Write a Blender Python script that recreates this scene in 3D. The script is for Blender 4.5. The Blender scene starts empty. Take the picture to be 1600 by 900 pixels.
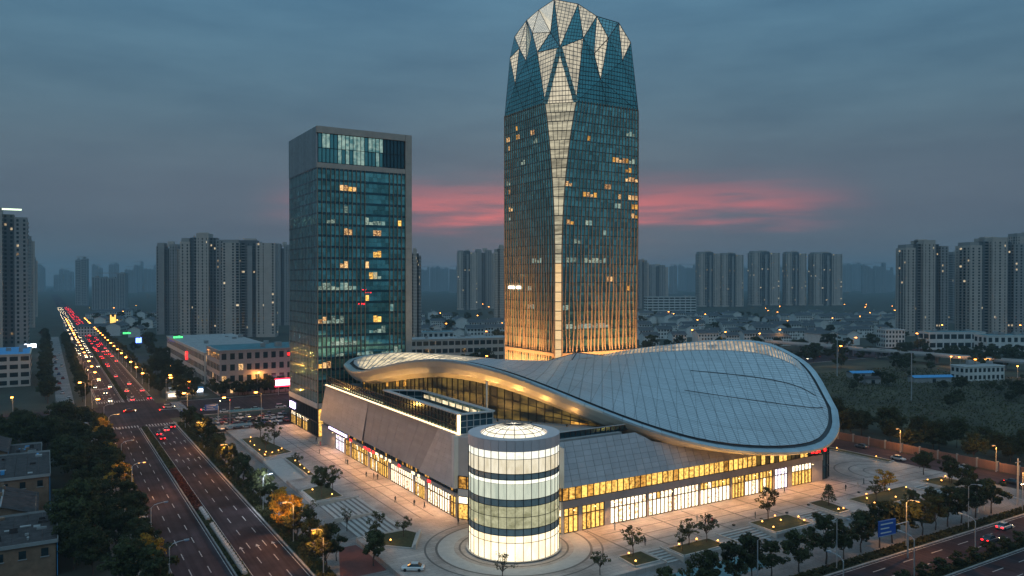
import bpy, bmesh, math, random
from mathutils import Vector, Matrix
rnd = random.Random(11)
PI = math.pi
SC = bpy.context.scene
COL = SC.collection

# ------------------------------------------------------------------ camera
FPX, CAMH, YAW, PITCH = 1200.0, 56.0, math.radians(31.3), math.atan(12/1200)
FW = (math.sin(YAW), math.cos(YAW)); RT = (math.cos(YAW), -math.sin(YAW))
GZ = -1.0                                   # street level; the plaza is level 0
cd = bpy.data.cameras.new('camera'); cam = bpy.data.objects.new('camera', cd); COL.objects.link(cam)
cam.location = (0, 0, CAMH); cam.rotation_euler = (PI/2-PITCH, 0, -YAW)
cd.sensor_width = 36; cd.lens = 36*FPX/1600; cd.clip_start = .5; cd.clip_end = 40000
SC.camera = cam

# ------------------------------------------------------------------ world (dusk sky), sun, exposure
w = bpy.data.worlds.new('World'); SC.world = w; w.use_nodes = True
nt = w.node_tree; N = nt.nodes; L = nt.links; N.clear()
def nd(t, **k):
    n = N.new(t)
    for a, v in k.items(): setattr(n, a, v)
    return n
def mth(op, a, b=None, clamp=False):
    n = nd('ShaderNodeMath', operation=op); n.use_clamp = clamp
    for i, x in enumerate((a, b)):
        if x is None: continue
        if isinstance(x, (int, float)): n.inputs[i].default_value = x
        else: L.new(x, n.inputs[i])
    return n.outputs[0]
out = nd('ShaderNodeOutputWorld'); bg = nd('ShaderNodeBackground'); L.new(bg.outputs[0], out.inputs[0])
tc = nd('ShaderNodeTexCoord'); sep = nd('ShaderNodeSeparateXYZ'); L.new(tc.outputs['Generated'], sep.inputs[0])
ramp = nd('ShaderNodeValToRGB'); L.new(sep.outputs['Z'], ramp.inputs[0])
cr = ramp.color_ramp; cr.elements[0].position = 0; cr.elements[0].color = (.042, .08, .107, 1)
cr.elements[1].position = 1; cr.elements[1].color = (.13, .28, .41, 1)
for p, c in ((.06, (.054, .096, .127)), (.16, (.076, .132, .175)), (.36, (.07, .165, .255))):
    e = cr.elements.new(p); e.color = (*c, 1)
# streaky cloud modulation, stretched along the horizon
mp = nd('ShaderNodeMapping'); mp.inputs['Scale'].default_value = (2.2, 2.2, 11); L.new(tc.outputs['Generated'], mp.inputs[0])
cn = nd('ShaderNodeTexNoise'); cn.inputs['Scale'].default_value = 2.2; cn.inputs['Detail'].default_value = 7; cn.inputs['Roughness'].default_value = .55
L.new(mp.outputs[0], cn.inputs['Vector'])
crp = nd('ShaderNodeValToRGB'); L.new(cn.outputs[0], crp.inputs[0])
crp.color_ramp.elements[0].position = .3; crp.color_ramp.elements[0].color = (.86, .88, .9, 1)
crp.color_ramp.elements[1].position = .72; crp.color_ramp.elements[1].color = (1.22, 1.17, 1.12, 1)
mul = nd('ShaderNodeMixRGB', blend_type='MULTIPLY'); mul.inputs[0].default_value = 1
L.new(ramp.outputs[0], mul.inputs[1]); L.new(crp.outputs[0], mul.inputs[2])
# afterglow of the set sun low behind the towers
dot = nd('ShaderNodeVectorMath', operation='DOT_PRODUCT'); L.new(tc.outputs['Generated'], dot.inputs[0])
gx, gy = FW[0]+.06*RT[0], FW[1]+.06*RT[1]; gl = math.hypot(gx, gy)
dot.inputs[1].default_value = (gx/gl, gy/gl, 0)
az = nd('ShaderNodeMapRange'); az.interpolation_type = 'SMOOTHSTEP'; L.new(dot.outputs['Value'], az.inputs[0])
az.inputs[1].default_value = .915; az.inputs[2].default_value = 1.0
mp2 = nd('ShaderNodeMapping'); mp2.inputs['Scale'].default_value = (2.5, 2.5, 26); L.new(tc.outputs['Generated'], mp2.inputs[0])
cn2 = nd('ShaderNodeTexNoise'); cn2.inputs['Scale'].default_value = 3.0; cn2.inputs['Detail'].default_value = 5; L.new(mp2.outputs[0], cn2.inputs['Vector'])
zz = mth('ADD', sep.outputs['Z'], mth('MULTIPLY', mth('SUBTRACT', cn2.outputs[0], .5), .06))
el = mth('MULTIPLY', mth('SUBTRACT', zz, .098), 1/.022)
ga = mth('EXPONENT', mth('MULTIPLY', mth('MULTIPLY', el, el), -1.0))
sk2 = nd('ShaderNodeMapRange'); L.new(cn2.outputs[0], sk2.inputs[0]); sk2.inputs[1].default_value = .3; sk2.inputs[2].default_value = .68; sk2.inputs[3].default_value = .25
gk = mth('MULTIPLY', mth('MULTIPLY', mth('MULTIPLY', ga, az.outputs[0]), sk2.outputs[0]), 1.0, True)
el2 = mth('MULTIPLY', mth('SUBTRACT', sep.outputs['Z'], .09), 1/.085)
az2 = nd('ShaderNodeMapRange'); az2.interpolation_type = 'SMOOTHSTEP'; L.new(dot.outputs['Value'], az2.inputs[0]); az2.inputs[1].default_value = .3; az2.inputs[2].default_value = 1.0
gv = mth('MULTIPLY', mth('EXPONENT', mth('MULTIPLY', mth('MULTIPLY', el2, el2), -1.0)), mth('MULTIPLY', az2.outputs[0], .38), True)
vio = nd('ShaderNodeMixRGB'); L.new(gv, vio.inputs[0]); L.new(mul.outputs[0], vio.inputs[1]); vio.inputs[2].default_value = (.135, .13, .175, 1)
pk = nd('ShaderNodeMixRGB'); L.new(gk, pk.inputs[0]); L.new(vio.outputs[0], pk.inputs[1]); pk.inputs[2].default_value = (.62, .15, .155, 1)
# a little of the physical twilight sky underneath
sky = nd('ShaderNodeTexSky', sky_type='NISHITA'); sky.sun_disc = False
sky.sun_elevation = math.radians(1.0); sky.sun_rotation = YAW
ad = nd('ShaderNodeMixRGB', blend_type='ADD'); ad.inputs[0].default_value = .002
L.new(pk.outputs[0], ad.inputs[1]); L.new(sky.outputs[0], ad.inputs[2])
L.new(ad.outputs[0], bg.inputs[0]); bg.inputs[1].default_value = 1.0
sd = bpy.data.lights.new('sun', 'SUN'); sun = bpy.data.objects.new('sun', sd); COL.objects.link(sun)
sd.energy = .5; sd.angle = math.radians(70); sd.color = (.66, .88, 1.0)
sun.rotation_euler = (math.radians(32), 0, math.radians(-40))
vs = SC.view_settings; vs.view_transform = 'Standard'; vs.look = 'None'; vs.exposure = .25; vs.gamma = 1
cy = SC.cycles; cy.use_denoising = True; cy.max_bounces = 5; cy.diffuse_bounces = 2; cy.glossy_bounces = 3
cy.transmission_bounces = 3; cy.volume_bounces = 0; cy.sample_clamp_indirect = 3; cy.caustics_reflective = False; cy.caustics_refractive = False
try: cy.denoiser = 'OPENIMAGEDENOISE'
except Exception: pass

# ------------------------------------------------------------------ helpers
def g(px, py, h=GZ):
    a = (px-800)/FPX; b = -(py-450)/FPX
    fz = math.cos(PITCH)+b*math.sin(PITCH); uz = -math.sin(PITCH)+b*math.cos(PITCH)
    t = (h-CAMH)/uz
    return (t*fz*FW[0]+t*a*RT[0], t*fz*FW[1]+t*a*RT[1])
def at(px, Z, h=GZ):                         # plan point on pixel column px at depth Z
    X = (px-800)/FPX*Z
    return Vector((Z*FW[0]+X*RT[0], Z*FW[1]+X*RT[1], h))
def zat(py, Z): return CAMH-(py-438)*Z/FPX   # height seen on pixel row py at depth Z

MATS = {}
def mat(name, col, rough=.7, metal=0, var=.25, scale=1.0, emit=None, es=0, bump=0, spec=.5, island=0, objrand=0, sampling=True, objcol=False):
    if name in MATS: return MATS[name]
    m = bpy.data.materials.new(name); MATS[name] = m; m.use_nodes = True
    t = m.node_tree; b = t.nodes['Principled BSDF']
    b.inputs['Roughness'].default_value = rough; b.inputs['Metallic'].default_value = metal
    b.inputs['Specular IOR Level'].default_value = spec
    tcn = t.nodes.new('ShaderNodeTexCoord'); no = t.nodes.new('ShaderNodeTexNoise')
    no.inputs['Scale'].default_value = scale; no.inputs['Detail'].default_value = 6; no.inputs['Roughness'].default_value = .6
    t.links.new(tcn.outputs['Object'], no.inputs['Vector'])
    mx = t.nodes.new('ShaderNodeMixRGB')
    mx.inputs[1].default_value = (*[c*(1-var) for c in col], 1); mx.inputs[2].default_value = (*[min(1, c*(1+var)) for c in col], 1)
    rp = t.nodes.new('ShaderNodeMapRange'); rp.inputs[1].default_value = .3; rp.inputs[2].default_value = .7
    t.links.new(no.outputs[0], rp.inputs[0]); t.links.new(rp.outputs[0], mx.inputs[0])
    cur = mx.outputs[0]
    if objcol:
        oi = t.nodes.new('ShaderNodeObjectInfo'); t.links.new(oi.outputs['Color'], b.inputs['Base Color']); cur = None
    for k, src in ((island, 'g'), (objrand, 'o')):
        if k and cur:
            n2 = t.nodes.new('ShaderNodeNewGeometry' if src == 'g' else 'ShaderNodeObjectInfo')
            ou = n2.outputs['Random Per Island' if src == 'g' else 'Random']
            mr = t.nodes.new('ShaderNodeMapRange'); mr.inputs[3].default_value = 1-k; mr.inputs[4].default_value = 1+k
            t.links.new(ou, mr.inputs[0])
            hs = t.nodes.new('ShaderNodeHueSaturation'); t.links.new(mr.outputs[0], hs.inputs['Value']); t.links.new(cur, hs.inputs['Color']); cur = hs.outputs[0]
    if cur: t.links.new(cur, b.inputs['Base Color'])
    if bump:
        bp = t.nodes.new('ShaderNodeBump'); bp.inputs['Strength'].default_value = bump; bp.inputs['Distance'].default_value = .1
        t.links.new(no.outputs[0], bp.inputs['Height']); t.links.new(bp.outputs[0], b.inputs['Normal'])
    if emit:
        b.inputs['Emission Color'].default_value = (*emit, 1); b.inputs['Emission Strength'].default_value = es
        if not sampling: m.cycles.emission_sampling = 'NONE'
    return m

def lit(name, dark, bright, strength, scale=(.6, .6, 1.6), sampling=False, lo=.35, hi=.65, rough=.12):
    """a pane with room light painted in: uneven warm emission under a glossy skin"""
    if name in MATS: return MATS[name]
    m = bpy.data.materials.new(name); MATS[name] = m; m.use_nodes = True
    t = m.node_tree; b = t.nodes['Principled BSDF']
    b.inputs['Base Color'].default_value = (.03, .03, .03, 1); b.inputs['Roughness'].default_value = rough
    ge = t.nodes.new('ShaderNodeNewGeometry'); mpn = t.nodes.new('ShaderNodeMapping'); mpn.inputs['Scale'].default_value = scale
    t.links.new(ge.outputs['Position'], mpn.inputs[0])
    no = t.nodes.new('ShaderNodeTexNoise'); no.inputs['Scale'].default_value = 1; no.inputs['Detail'].default_value = 4; no.inputs['Roughness'].default_value = .65
    t.links.new(mpn.outputs[0], no.inputs['Vector'])
    oi = t.nodes.new('ShaderNodeObjectInfo'); ma = t.nodes.new('ShaderNodeMath'); ma.operation = 'MULTIPLY_ADD'
    t.links.new(oi.outputs['Random'], ma.inputs[0]); ma.inputs[1].default_value = .16; t.links.new(no.outputs[0], ma.inputs[2])
    rp = t.nodes.new('ShaderNodeMapRange'); rp.inputs[1].default_value = lo+.08; rp.inputs[2].default_value = hi+.08
    t.links.new(ma.outputs[0], rp.inputs[0])
    mx = t.nodes.new('ShaderNodeMixRGB'); mx.inputs[1].default_value = (*dark, 1); mx.inputs[2].default_value = (*bright, 1)
    t.links.new(rp.outputs[0], mx.inputs[0]); t.links.new(mx.outputs[0], b.inputs['Emission Color'])
    b.inputs['Emission Strength'].default_value = strength
    if not sampling: m.cycles.emission_sampling = 'NONE'
    return m

class MB:
    def __init__(s): s.v = []; s.f = []
    def poly(s, *p):
        i = len(s.v); s.v += [tuple(q) for q in p]; s.f.append(tuple(range(i, i+len(p)))); return s
    def box(s, x0, x1, y0, y1, z0, z1):
        i = len(s.v); s.v += [(x, y, z) for z in (z0, z1) for x, y in ((x0, y0), (x1, y0), (x1, y1), (x0, y1))]
        s.f += [(i+3, i+2, i+1, i), (i+4, i+5, i+6, i+7)]+[(i+a, i+(a+1) % 4, i+4+(a+1) % 4, i+4+a) for a in range(4)]
        return s
    def bar(s, a, b, wd, th, up=(0, 0, 1)):   # box along a->b, wd sideways, th along up
        a = Vector(a); b = Vector(b); d = (b-a).normalized(); u = Vector(up)
        if abs(d.dot(u)) > .98: u = Vector((1, 0, 0))
        r = d.cross(u).normalized()*wd/2; u = r.cross(d).normalized()*th/2
        i = len(s.v); s.v += [tuple(p+q) for p in (a, b) for q in (-r-u, r-u, r+u, -r+u)]
        s.f += [(i+3, i+2, i+1, i), (i+4, i+5, i+6, i+7)]+[(i+k, i+(k+1) % 4, i+4+(k+1) % 4, i+4+k) for k in range(4)]
        return s
    def prism(s, pts, z0, z1, cap=True):
        n = len(pts); i = len(s.v)
        a = sum(pts[k][0]*pts[(k+1) % n][1]-pts[(k+1) % n][0]*pts[k][1] for k in range(n))
        if a < 0: pts = pts[::-1]
        s.v += [(p[0], p[1], z0) for p in pts]+[(p[0], p[1], z1) for p in pts]
        s.f += [(i+k, i+(k+1) % n, i+n+(k+1) % n, i+n+k) for k in range(n)]
        if cap: s.f += [tuple(i+n+k for k in range(n)), tuple(i+k for k in reversed(range(n)))]
        return s
    def tube(s, pts, r, n=6, r1=None):
        pts = [Vector(p) for p in pts]; m = len(pts); i0 = len(s.v); r1 = r if r1 is None else r1
        for k, p in enumerate(pts):
            d = (pts[min(k+1, m-1)]-pts[max(k-1, 0)]).normalized()
            u = Vector((0, 0, 1)) if abs(d.z) < .9 else Vector((1, 0, 0))
            a = d.cross(u).normalized(); b = d.cross(a)
            rr = r+(r1-r)*k/max(1, m-1)
            s.v += [tuple(p+a*math.cos(2*PI*j/n)*rr+b*math.sin(2*PI*j/n)*rr) for j in range(n)]
        for k in range(m-1):
            for j in range(n):
                s.f.append((i0+k*n+j, i0+k*n+(j+1) % n, i0+(k+1)*n+(j+1) % n, i0+(k+1)*n+j))
        s.f += [tuple(i0+j for j in range(n)), tuple(i0+(m-1)*n+j for j in reversed(range(n)))]
        return s
    def lathe(s, prof, n=24, cx=0, cy=0, a0=0, a1=2*PI, closed=True):
        i0 = len(s.v); k = n if closed else n+1
        for r, z in prof:
            s.v += [(cx+r*math.cos(a0+(a1-a0)*j/n), cy+r*math.sin(a0+(a1-a0)*j/n), z) for j in range(k)]
        for p in range(len(prof)-1):
            for j in range(n):
                j2 = (j+1) % n if closed else j+1
                s.f.append((i0+p*k+j, i0+p*k+j2, i0+(p+1)*k+j2, i0+(p+1)*k+j))
        return s
    def mesh(s, name):
        me = bpy.data.meshes.new(name); me.from_pydata(s.v, [], s.f); me.update(); return me
    def build(s, name, m, parent=None, smooth=False, kind=None):
        return obj(name, s.mesh(name), m, parent, smooth, kind)

def wm(o):
    m_ = Matrix.Translation(o.location) @ o.rotation_euler.to_matrix().to_4x4()
    return wm(o.parent) @ o.matrix_parent_inverse @ m_ if o.parent else m_
def obj(name, me, m, parent=None, smooth=False, kind=None, world=True):
    o = bpy.data.objects.new(name, me); COL.objects.link(o)
    if m is not None and not me.materials: me.materials.append(m)
    if smooth:
        for p in me.polygons: p.use_smooth = True
    if parent:
        o.parent = parent
        if world:
            o.matrix_parent_inverse = wm(parent).inverted()
    if kind: o['kind'] = kind
    return o
def tag(o, label=None, cat=None, group=None, kind=None):
    for k, v in (('label', label), ('category', cat), ('group', group), ('kind', kind)):
        if v: o[k] = v
    return o
def thing(name, label, cat, loc=(0, 0, 0), rz=0, group=None):
    o = bpy.data.objects.new(name, None); COL.objects.link(o); o.location = loc; o.rotation_euler.z = rz
    o.empty_display_size = .5
    return tag(o, label, cat, group)
def dup(root, loc, rz=0, sc=None, label=None, group=None):
    r = root.copy(); COL.objects.link(r); r.location = loc; r.rotation_euler.z = rz
    if sc: r.scale = sc if hasattr(sc, '__len__') else (sc, sc, sc)
    tag(r, label, None, group)
    for ch in root.children:
        if ch.type == 'LIGHT': continue
        c = ch.copy(); COL.objects.link(c); c.parent = r
        for gc in ch.children:
            d = gc.copy(); COL.objects.link(d); d.parent = c
    return r
def struct(name, mb, m, parent=None, label=None, smooth=False):
    o = mb.build(name, m, parent, smooth); 
    if not parent: o['kind'] = 'structure'
    if label: o['label'] = label
    return o
def light(kind, parent, loc, energy, col, **k):
    d = bpy.data.lights.new('lamp_light', kind); d.energy = energy; d.color = col
    for a, v in k.items(): setattr(d, a, v)
    o = bpy.data.objects.new('lamp_light', d); COL.objects.link(o); o.location = loc
    if parent: o.parent = parent
    return o

# materials shared below
M = dict(
 ground=mat('ground_soil', (.03, .035, .024), .95, var=.6, scale=.03),
 asphalt=mat('asphalt', (.047, .033, .038), .92, var=.35, scale=.15, spec=.12),
 paint=mat('road_paint', (.42, .4, .39), .8, var=.45, scale=1.2),
 kerb=mat('kerb_stone', (.36, .34, .33), .8),
 pave=mat('walk_paving', (.24, .2, .19), .8, var=.3, scale=.4),
 grass=mat('lawn', (.035, .042, .014), .95, var=.5, scale=1.5),
 field=mat('rough_field', (.055, .05, .026), .95, var=.7, scale=.05),
 clad=mat('grey_cladding', (.43, .41, .42), .42, .25, var=.1, scale=.3, objrand=.07),
 cladw=mat('pale_cladding', (.55, .53, .52), .45, .1, var=.1, scale=.3),
 stone=mat('beige_stone', (.42, .35, .3), .7, var=.12, scale=.4),
 darkm=mat('dark_metal', (.035, .035, .04), .4, .5),
 steel=mat('galvanised_steel', (.5, .52, .55), .4, .6, var=.1),
 rimm=mat('rim_metal', (.5, .58, .62), .3, .6, var=.08, scale=.2, objrand=.06),
 roofm=mat('roof_metal', (.6, .65, .68), .38, .35, var=.08, scale=.08, objrand=.04),
 soffit=mat('soffit_metal', (.55, .5, .42), .45, .3, var=.08, scale=.2),
 bronze=mat('bronze_fin', (.3, .215, .15), .45, .3, var=.15),
 fin=mat('aluminium_fin', (.4, .4, .42), .4, .5, var=.1),
 tglass=mat('teal_glass', (.2, .5, .5), .08, .85, var=.25, scale=.15, island=.35),
 dglass=mat('dark_glass', (.05, .12, .15), .1, .7, var=.3, scale=.3, island=.3),
 bglass=mat('window_glass', (.03, .05, .06), .15, .4, var=.4, island=.4),
 white=mat('white_render', (.62, .62, .6), .8, var=.1, scale=.3),
 cream=mat('cream_render', (.5, .46, .42), .85, var=.1, scale=.2),
 conc=mat('concrete', (.3, .3, .3), .85, var=.2, scale=.3),
 tealroof=mat('teal_roof', (.05, .16, .19), .6, var=.3, scale=.2),
 bluesh=mat('blue_sheet', (.06, .3, .6), .5, var=.15),
 bark=mat('bark', (.07, .05, .04), .95, var=.4, scale=3),
)
def streaks(m):
    t = m.node_tree; b = t.nodes['Principled BSDF']; ge = t.nodes.new('ShaderNodeNewGeometry'); src = b.inputs['Base Color'].links[0].from_socket
    for sc_ in ((.9, .012, 1), (.05, .05, 1)):
        mpn = t.nodes.new('ShaderNodeMapping'); mpn.inputs['Scale'].default_value = sc_; t.links.new(ge.outputs['Position'], mpn.inputs[0])
        no = t.nodes.new('ShaderNodeTexNoise'); no.inputs['Scale'].default_value = 1; no.inputs['Detail'].default_value = 5; t.links.new(mpn.outputs[0], no.inputs['Vector'])
        mr = t.nodes.new('ShaderNodeMapRange'); mr.inputs[1].default_value = .3; mr.inputs[2].default_value = .7; mr.inputs[3].default_value = .62; mr.inputs[4].default_value = 1.35; t.links.new(no.outputs[0], mr.inputs[0])
        mu_ = t.nodes.new('ShaderNodeMixRGB'); mu_.blend_type = 'MULTIPLY'; mu_.inputs[0].default_value = 1; t.links.new(src, mu_.inputs[1]); t.links.new(mr.outputs[0], mu_.inputs[2]); src = mu_.outputs[0]
    t.links.new(src, b.inputs['Base Color'])
streaks(M['asphalt'])
lamp_or = mat('sodium_lamp_glass', (1, .6, .25), .4, emit=(1, .34, .05), es=4, sampling=False)
lamp_wh = mat('white_lamp_glass', (1, 1, 1), .4, emit=(.75, .85, 1), es=6, sampling=False)

# ------------------------------------------------------------------ ground, roads, plaza
def brickmat(name, c1, c2, mortar, sx, sy, rough=.6, ang=0, mort=.03):
    m = bpy.data.materials.new(name); MATS[name] = m; m.use_nodes = True; t = m.node_tree; b = t.nodes['Principled BSDF']
    tcn = t.nodes.new('ShaderNodeTexCoord'); mpn = t.nodes.new('ShaderNodeMapping'); mpn.inputs['Rotation'].default_value = (0, 0, ang)
    t.links.new(tcn.outputs['Object'], mpn.inputs[0])
    bk = t.nodes.new('ShaderNodeTexBrick'); t.links.new(mpn.outputs[0], bk.inputs['Vector'])
    bk.inputs['Color1'].default_value = (*c1, 1); bk.inputs['Color2'].default_value = (*c2, 1); bk.inputs['Mortar'].default_value = (*mortar, 1)
    bk.inputs['Scale'].default_value = 1; bk.inputs['Brick Width'].default_value = sx; bk.inputs['Row Height'].default_value = sy
    bk.inputs['Mortar Size'].default_value = mort; bk.inputs['Bias'].default_value = 0
    no = t.nodes.new('ShaderNodeTexNoise'); no.inputs['Scale'].default_value = .12; no.inputs['Detail'].default_value = 8; t.links.new(tcn.outputs['Object'], no.inputs['Vector'])
    mr = t.nodes.new('ShaderNodeMapRange'); mr.inputs[1].default_value = .3; mr.inputs[2].default_value = .7; mr.inputs[3].default_value = .6; mr.inputs[4].default_value = 1.3
    t.links.new(no.outputs[0], mr.inputs[0])
    mu = t.nodes.new('ShaderNodeMixRGB'); mu.blend_type = 'MULTIPLY'; mu.inputs[0].default_value = 1
    t.links.new(bk.outputs[0], mu.inputs[1]); t.links.new(mr.outputs[0], mu.inputs[2]); t.links.new(mu.outputs[0], b.inputs['Base Color'])
    b.inputs['Roughness'].default_value = rough
    bp = t.nodes.new('ShaderNodeBump'); bp.inputs['Strength'].default_value = .3; bp.inputs['Distance'].default_value = .02
    t.links.new(bk.outputs['Fac'], bp.inputs['Height']); bp.invert = True; t.links.new(bp.outputs[0], b.inputs['Normal'])
    return m
M['plaza'] = brickmat('plaza_paving', (.44, .375, .34), (.34, .29, .265), (.16, .14, .13), 2.4, 1.2)
M['walk'] = brickmat('sidewalk_paving', (.24, .22, .21), (.18, .165, .16), (.08, .075, .07), 1.2, .6)
M['band'] = mat('dark_paving_band', (.12, .105, .1), .6, var=.2, scale=.6)
M['pale'] = mat('pale_granite', (.42, .4, .38), .6, var=.12, scale=.8)
M['redpath'] = mat('red_path', (.14, .04, .032), .85, var=.25, scale=.5)
M['bluepath'] = mat('teal_cycle_paving', (.1, .22, .25), .8, var=.2, scale=.5)

gm = MB(); gs = 9000
gm.poly((-gs, -3000, GZ-.06), (gs, -3000, GZ-.06), (gs, gs, GZ-.06), (-gs, gs, GZ-.06))
struct('ground', gm, M['ground'], label='dark vegetated ground spreading out under the whole city')
def sheet(name, x0, x1, y0, y1, z, m, label=None, parent=None, under=.3):
    return struct(name, MB().box(x0, x1, y0, y1, z-under, z), m, parent, label)
XL, XR, MX0, MX1 = 20.3, 43.8, 31.1, 33.5
YC0, YC1 = 345.0, 390.0
FY1, FM1, FM0, FY0 = 94.3, 84.8, 82.3, 62.0
road = sheet('main_road', XL, XR, -100, 3600, GZ, M['asphalt'], 'wide asphalt avenue with a planted median running to the horizon', under=.04)
cross = struct('cross_street', MB().box(-700, XL-.01, YC0, YC1, GZ-.04, GZ+.002).box(XR+.01, 1500, YC0, YC1, GZ-.04, GZ+.002), M['asphalt'], label='cross street meeting the avenue at the traffic lights')
front = struct('front_road', MB().box(XR+.01, 900, FY0, FY1, GZ-.04, GZ+.002), M['asphalt'], label='road with dashed lanes along the front of the plaza')
back = struct('back_road', MB().box(228, 242, FY1+.01, YC0-.01, GZ-.04, GZ), M['asphalt'], label='narrow road between the plaza and the boundary wall')
# markings, each dash and stripe its own piece
dash_me = MB().box(-.09, .09, -2, 2, 0, .005).mesh('lane_dash')
dash_fx = MB().box(-2, 2, -.09, .09, 0, .005).mesh('lane_dash')
def put(name, me, m, parent, loc, rz=0):
    o = obj(name, me, m, parent); o.location = loc; o.rotation_euler.z = rz; return o
n = 0
for lx in (23.9, 27.4, 37.0, 40.4):
    y = 120.0
    while y < 820:
        if not (YC0-14 < y < YC1+14): put('lane_dash', dash_me, M['paint'], road, (lx, y, GZ+.002))
        y += 10
for ly in (87.9, 91.1, 79, 75.4, 71.8):
    x = 90.0
    while x < 330: put('lane_dash', dash_fx, M['paint'], front, (x, ly, GZ+.004)); x += 10
for lx in (XL+.5, MX0-.45, MX1+.45, XR-.5):
    for a, b in ((0, YC0-16), (YC1+16, 2500)):
        MB().box(lx-.07, lx+.07, a, b, GZ+.002, GZ+.006).build('edge_line', M['paint'], road)
for ly in (FY1-.5, FM1+.4, FM0-.4, FY0+.5):
    MB().box(60, 800, ly-.07, ly+.07, GZ+.004, GZ+.008).build('edge_line', M['paint'], front)
st_me = MB().box(-.22, .22, -2.2, 2.2, 0, .005).mesh('crossing_stripe')
for yc in (YC0-13.5, YC1+13.5):
    x = XL+.9
    while x < XR-.5:
        if not MX0-.2 < x < MX1+.2: put('crossing_stripe', st_me, M['paint'], road, (x, yc, GZ+.003))
        x += 1.05
st_mx = MB().box(-2.2, 2.2, -.22, .22, 0, .005).mesh('crossing_stripe')
for xc in (XL-8, XR+8):
    y = YC0+1
    while y < YC1-.8: put('crossing_stripe', st_mx, M['paint'], cross, (xc, y, GZ+.004)); y += 1.05
for a, b in ((MX1+.6, XR-.6),): MB().box(a, b, YC0-17.2, YC0-16.8, GZ+.003, GZ+.007).build('stop_line', M['paint'], road)
for a, b in ((XL+.6, MX0-.6),): MB().box(a, b, YC1+16.8, YC1+17.2, GZ+.003, GZ+.007).build('stop_line', M['paint'], road)
# direction arrows on the lanes
ar = MB().box(-.09, .09, -2.4, .6, 0, .005).poly((-.45, .6, .005), (.45, .6, .005), (0, 2.2, .005)).mesh('lane_arrow')
for lx in (35.3, 38.7, 42.0):
    for y in (262, 292, 168): put('lane_arrow', ar, M['paint'], road, (lx, y, GZ+.003))
for lx in (22.1, 25.6, 29.2):
    for y in (430, 455): put('lane_arrow', ar, M['paint'], road, (lx, y, GZ+.003), PI)
# kerbs as segments
def kerb(x0, y0, x1, y1, parent, wd=.3):
    d = Vector((x1-x0, y1-y0, 0)); ln = d.length; k = max(1, int(ln/40))
    for i in range(k):
        a = Vector((x0, y0, GZ+.06))+d*(i/k+.0005/k); b = Vector((x0, y0, GZ+.06))+d*((i+1)/k-.003/k)
        MB().bar(a, b, wd, .22).build('kerb', M['kerb'], parent)
for a, b in ((0, YC0-10), (YC1+10, 1000)):
    kerb(XL-.15, a, XL-.15, b, road); kerb(XR+.15, max(a, FY1+2), XR+.15, b, road)
    kerb(MX0+.15, a, MX0+.15, b-8 if b < 400 else b, road); kerb(MX1-.15, a, MX1-.15, b-8 if b < 400 else b, road)
kerb(XR+2, FY1+.15, 226, FY1+.15, front); kerb(XR+2, FM1-.15, 330, FM1-.15, front); kerb(XR+2, FM0+.15, 330, FM0+.15, front)
kerb(XR+10, YC0-.15, 700, YC0-.15, cross); kerb(XR+10, YC1+.15, 700, YC1+.15, cross); kerb(XL-10, YC0-.15, -200, YC0-.15, cross)
# sidewalks
sheet('left_sidewalk', 11.5, XL-.31, -100, YC0-10, GZ+.14, M['walk'], 'shaded sidewalk under the trees on the park side')
sheet('left_side_lane', 4, 11.3, YC1+12, 900, GZ+.05, M['walk'], 'pale service lane between rows of trees past the crossing')
walk = struct('lower_sidewalk', MB().prism([(XR+.31, FY1+.31), (226, FY1+.31), (226, 124), (70, 124), (70, 300), (XR+.31, 334)], GZ-.3, GZ+.14), M['walk'], label='paved sidewalk between the kerbs and the raised plaza')
verge = sheet('planted_verge', XR+.5, XR+3.9, 100, 330, GZ+.2, M['grass'], 'strip of planting between the avenue kerb and sidewalk')
verge2 = sheet('front_verge', 60, 224, FY1+.5, FY1+3.0, GZ+.2, M['grass'], 'strip of planting along the front road kerb')
medg = sheet('median_soil', MX0+.31, MX1-.31, 60, YC0-20, GZ+.1, M['grass'], 'soil of the avenue median')
medg2 = sheet('median_soil_north', MX0+.31, MX1-.31, YC1+20, 1500, GZ+.1, M['grass'], 'soil of the avenue median past the crossing')
medf = sheet('front_median_soil', 60, 330, FM0+.31, FM1-.31, GZ+.1, M['grass'], 'soil of the front road median')
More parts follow.
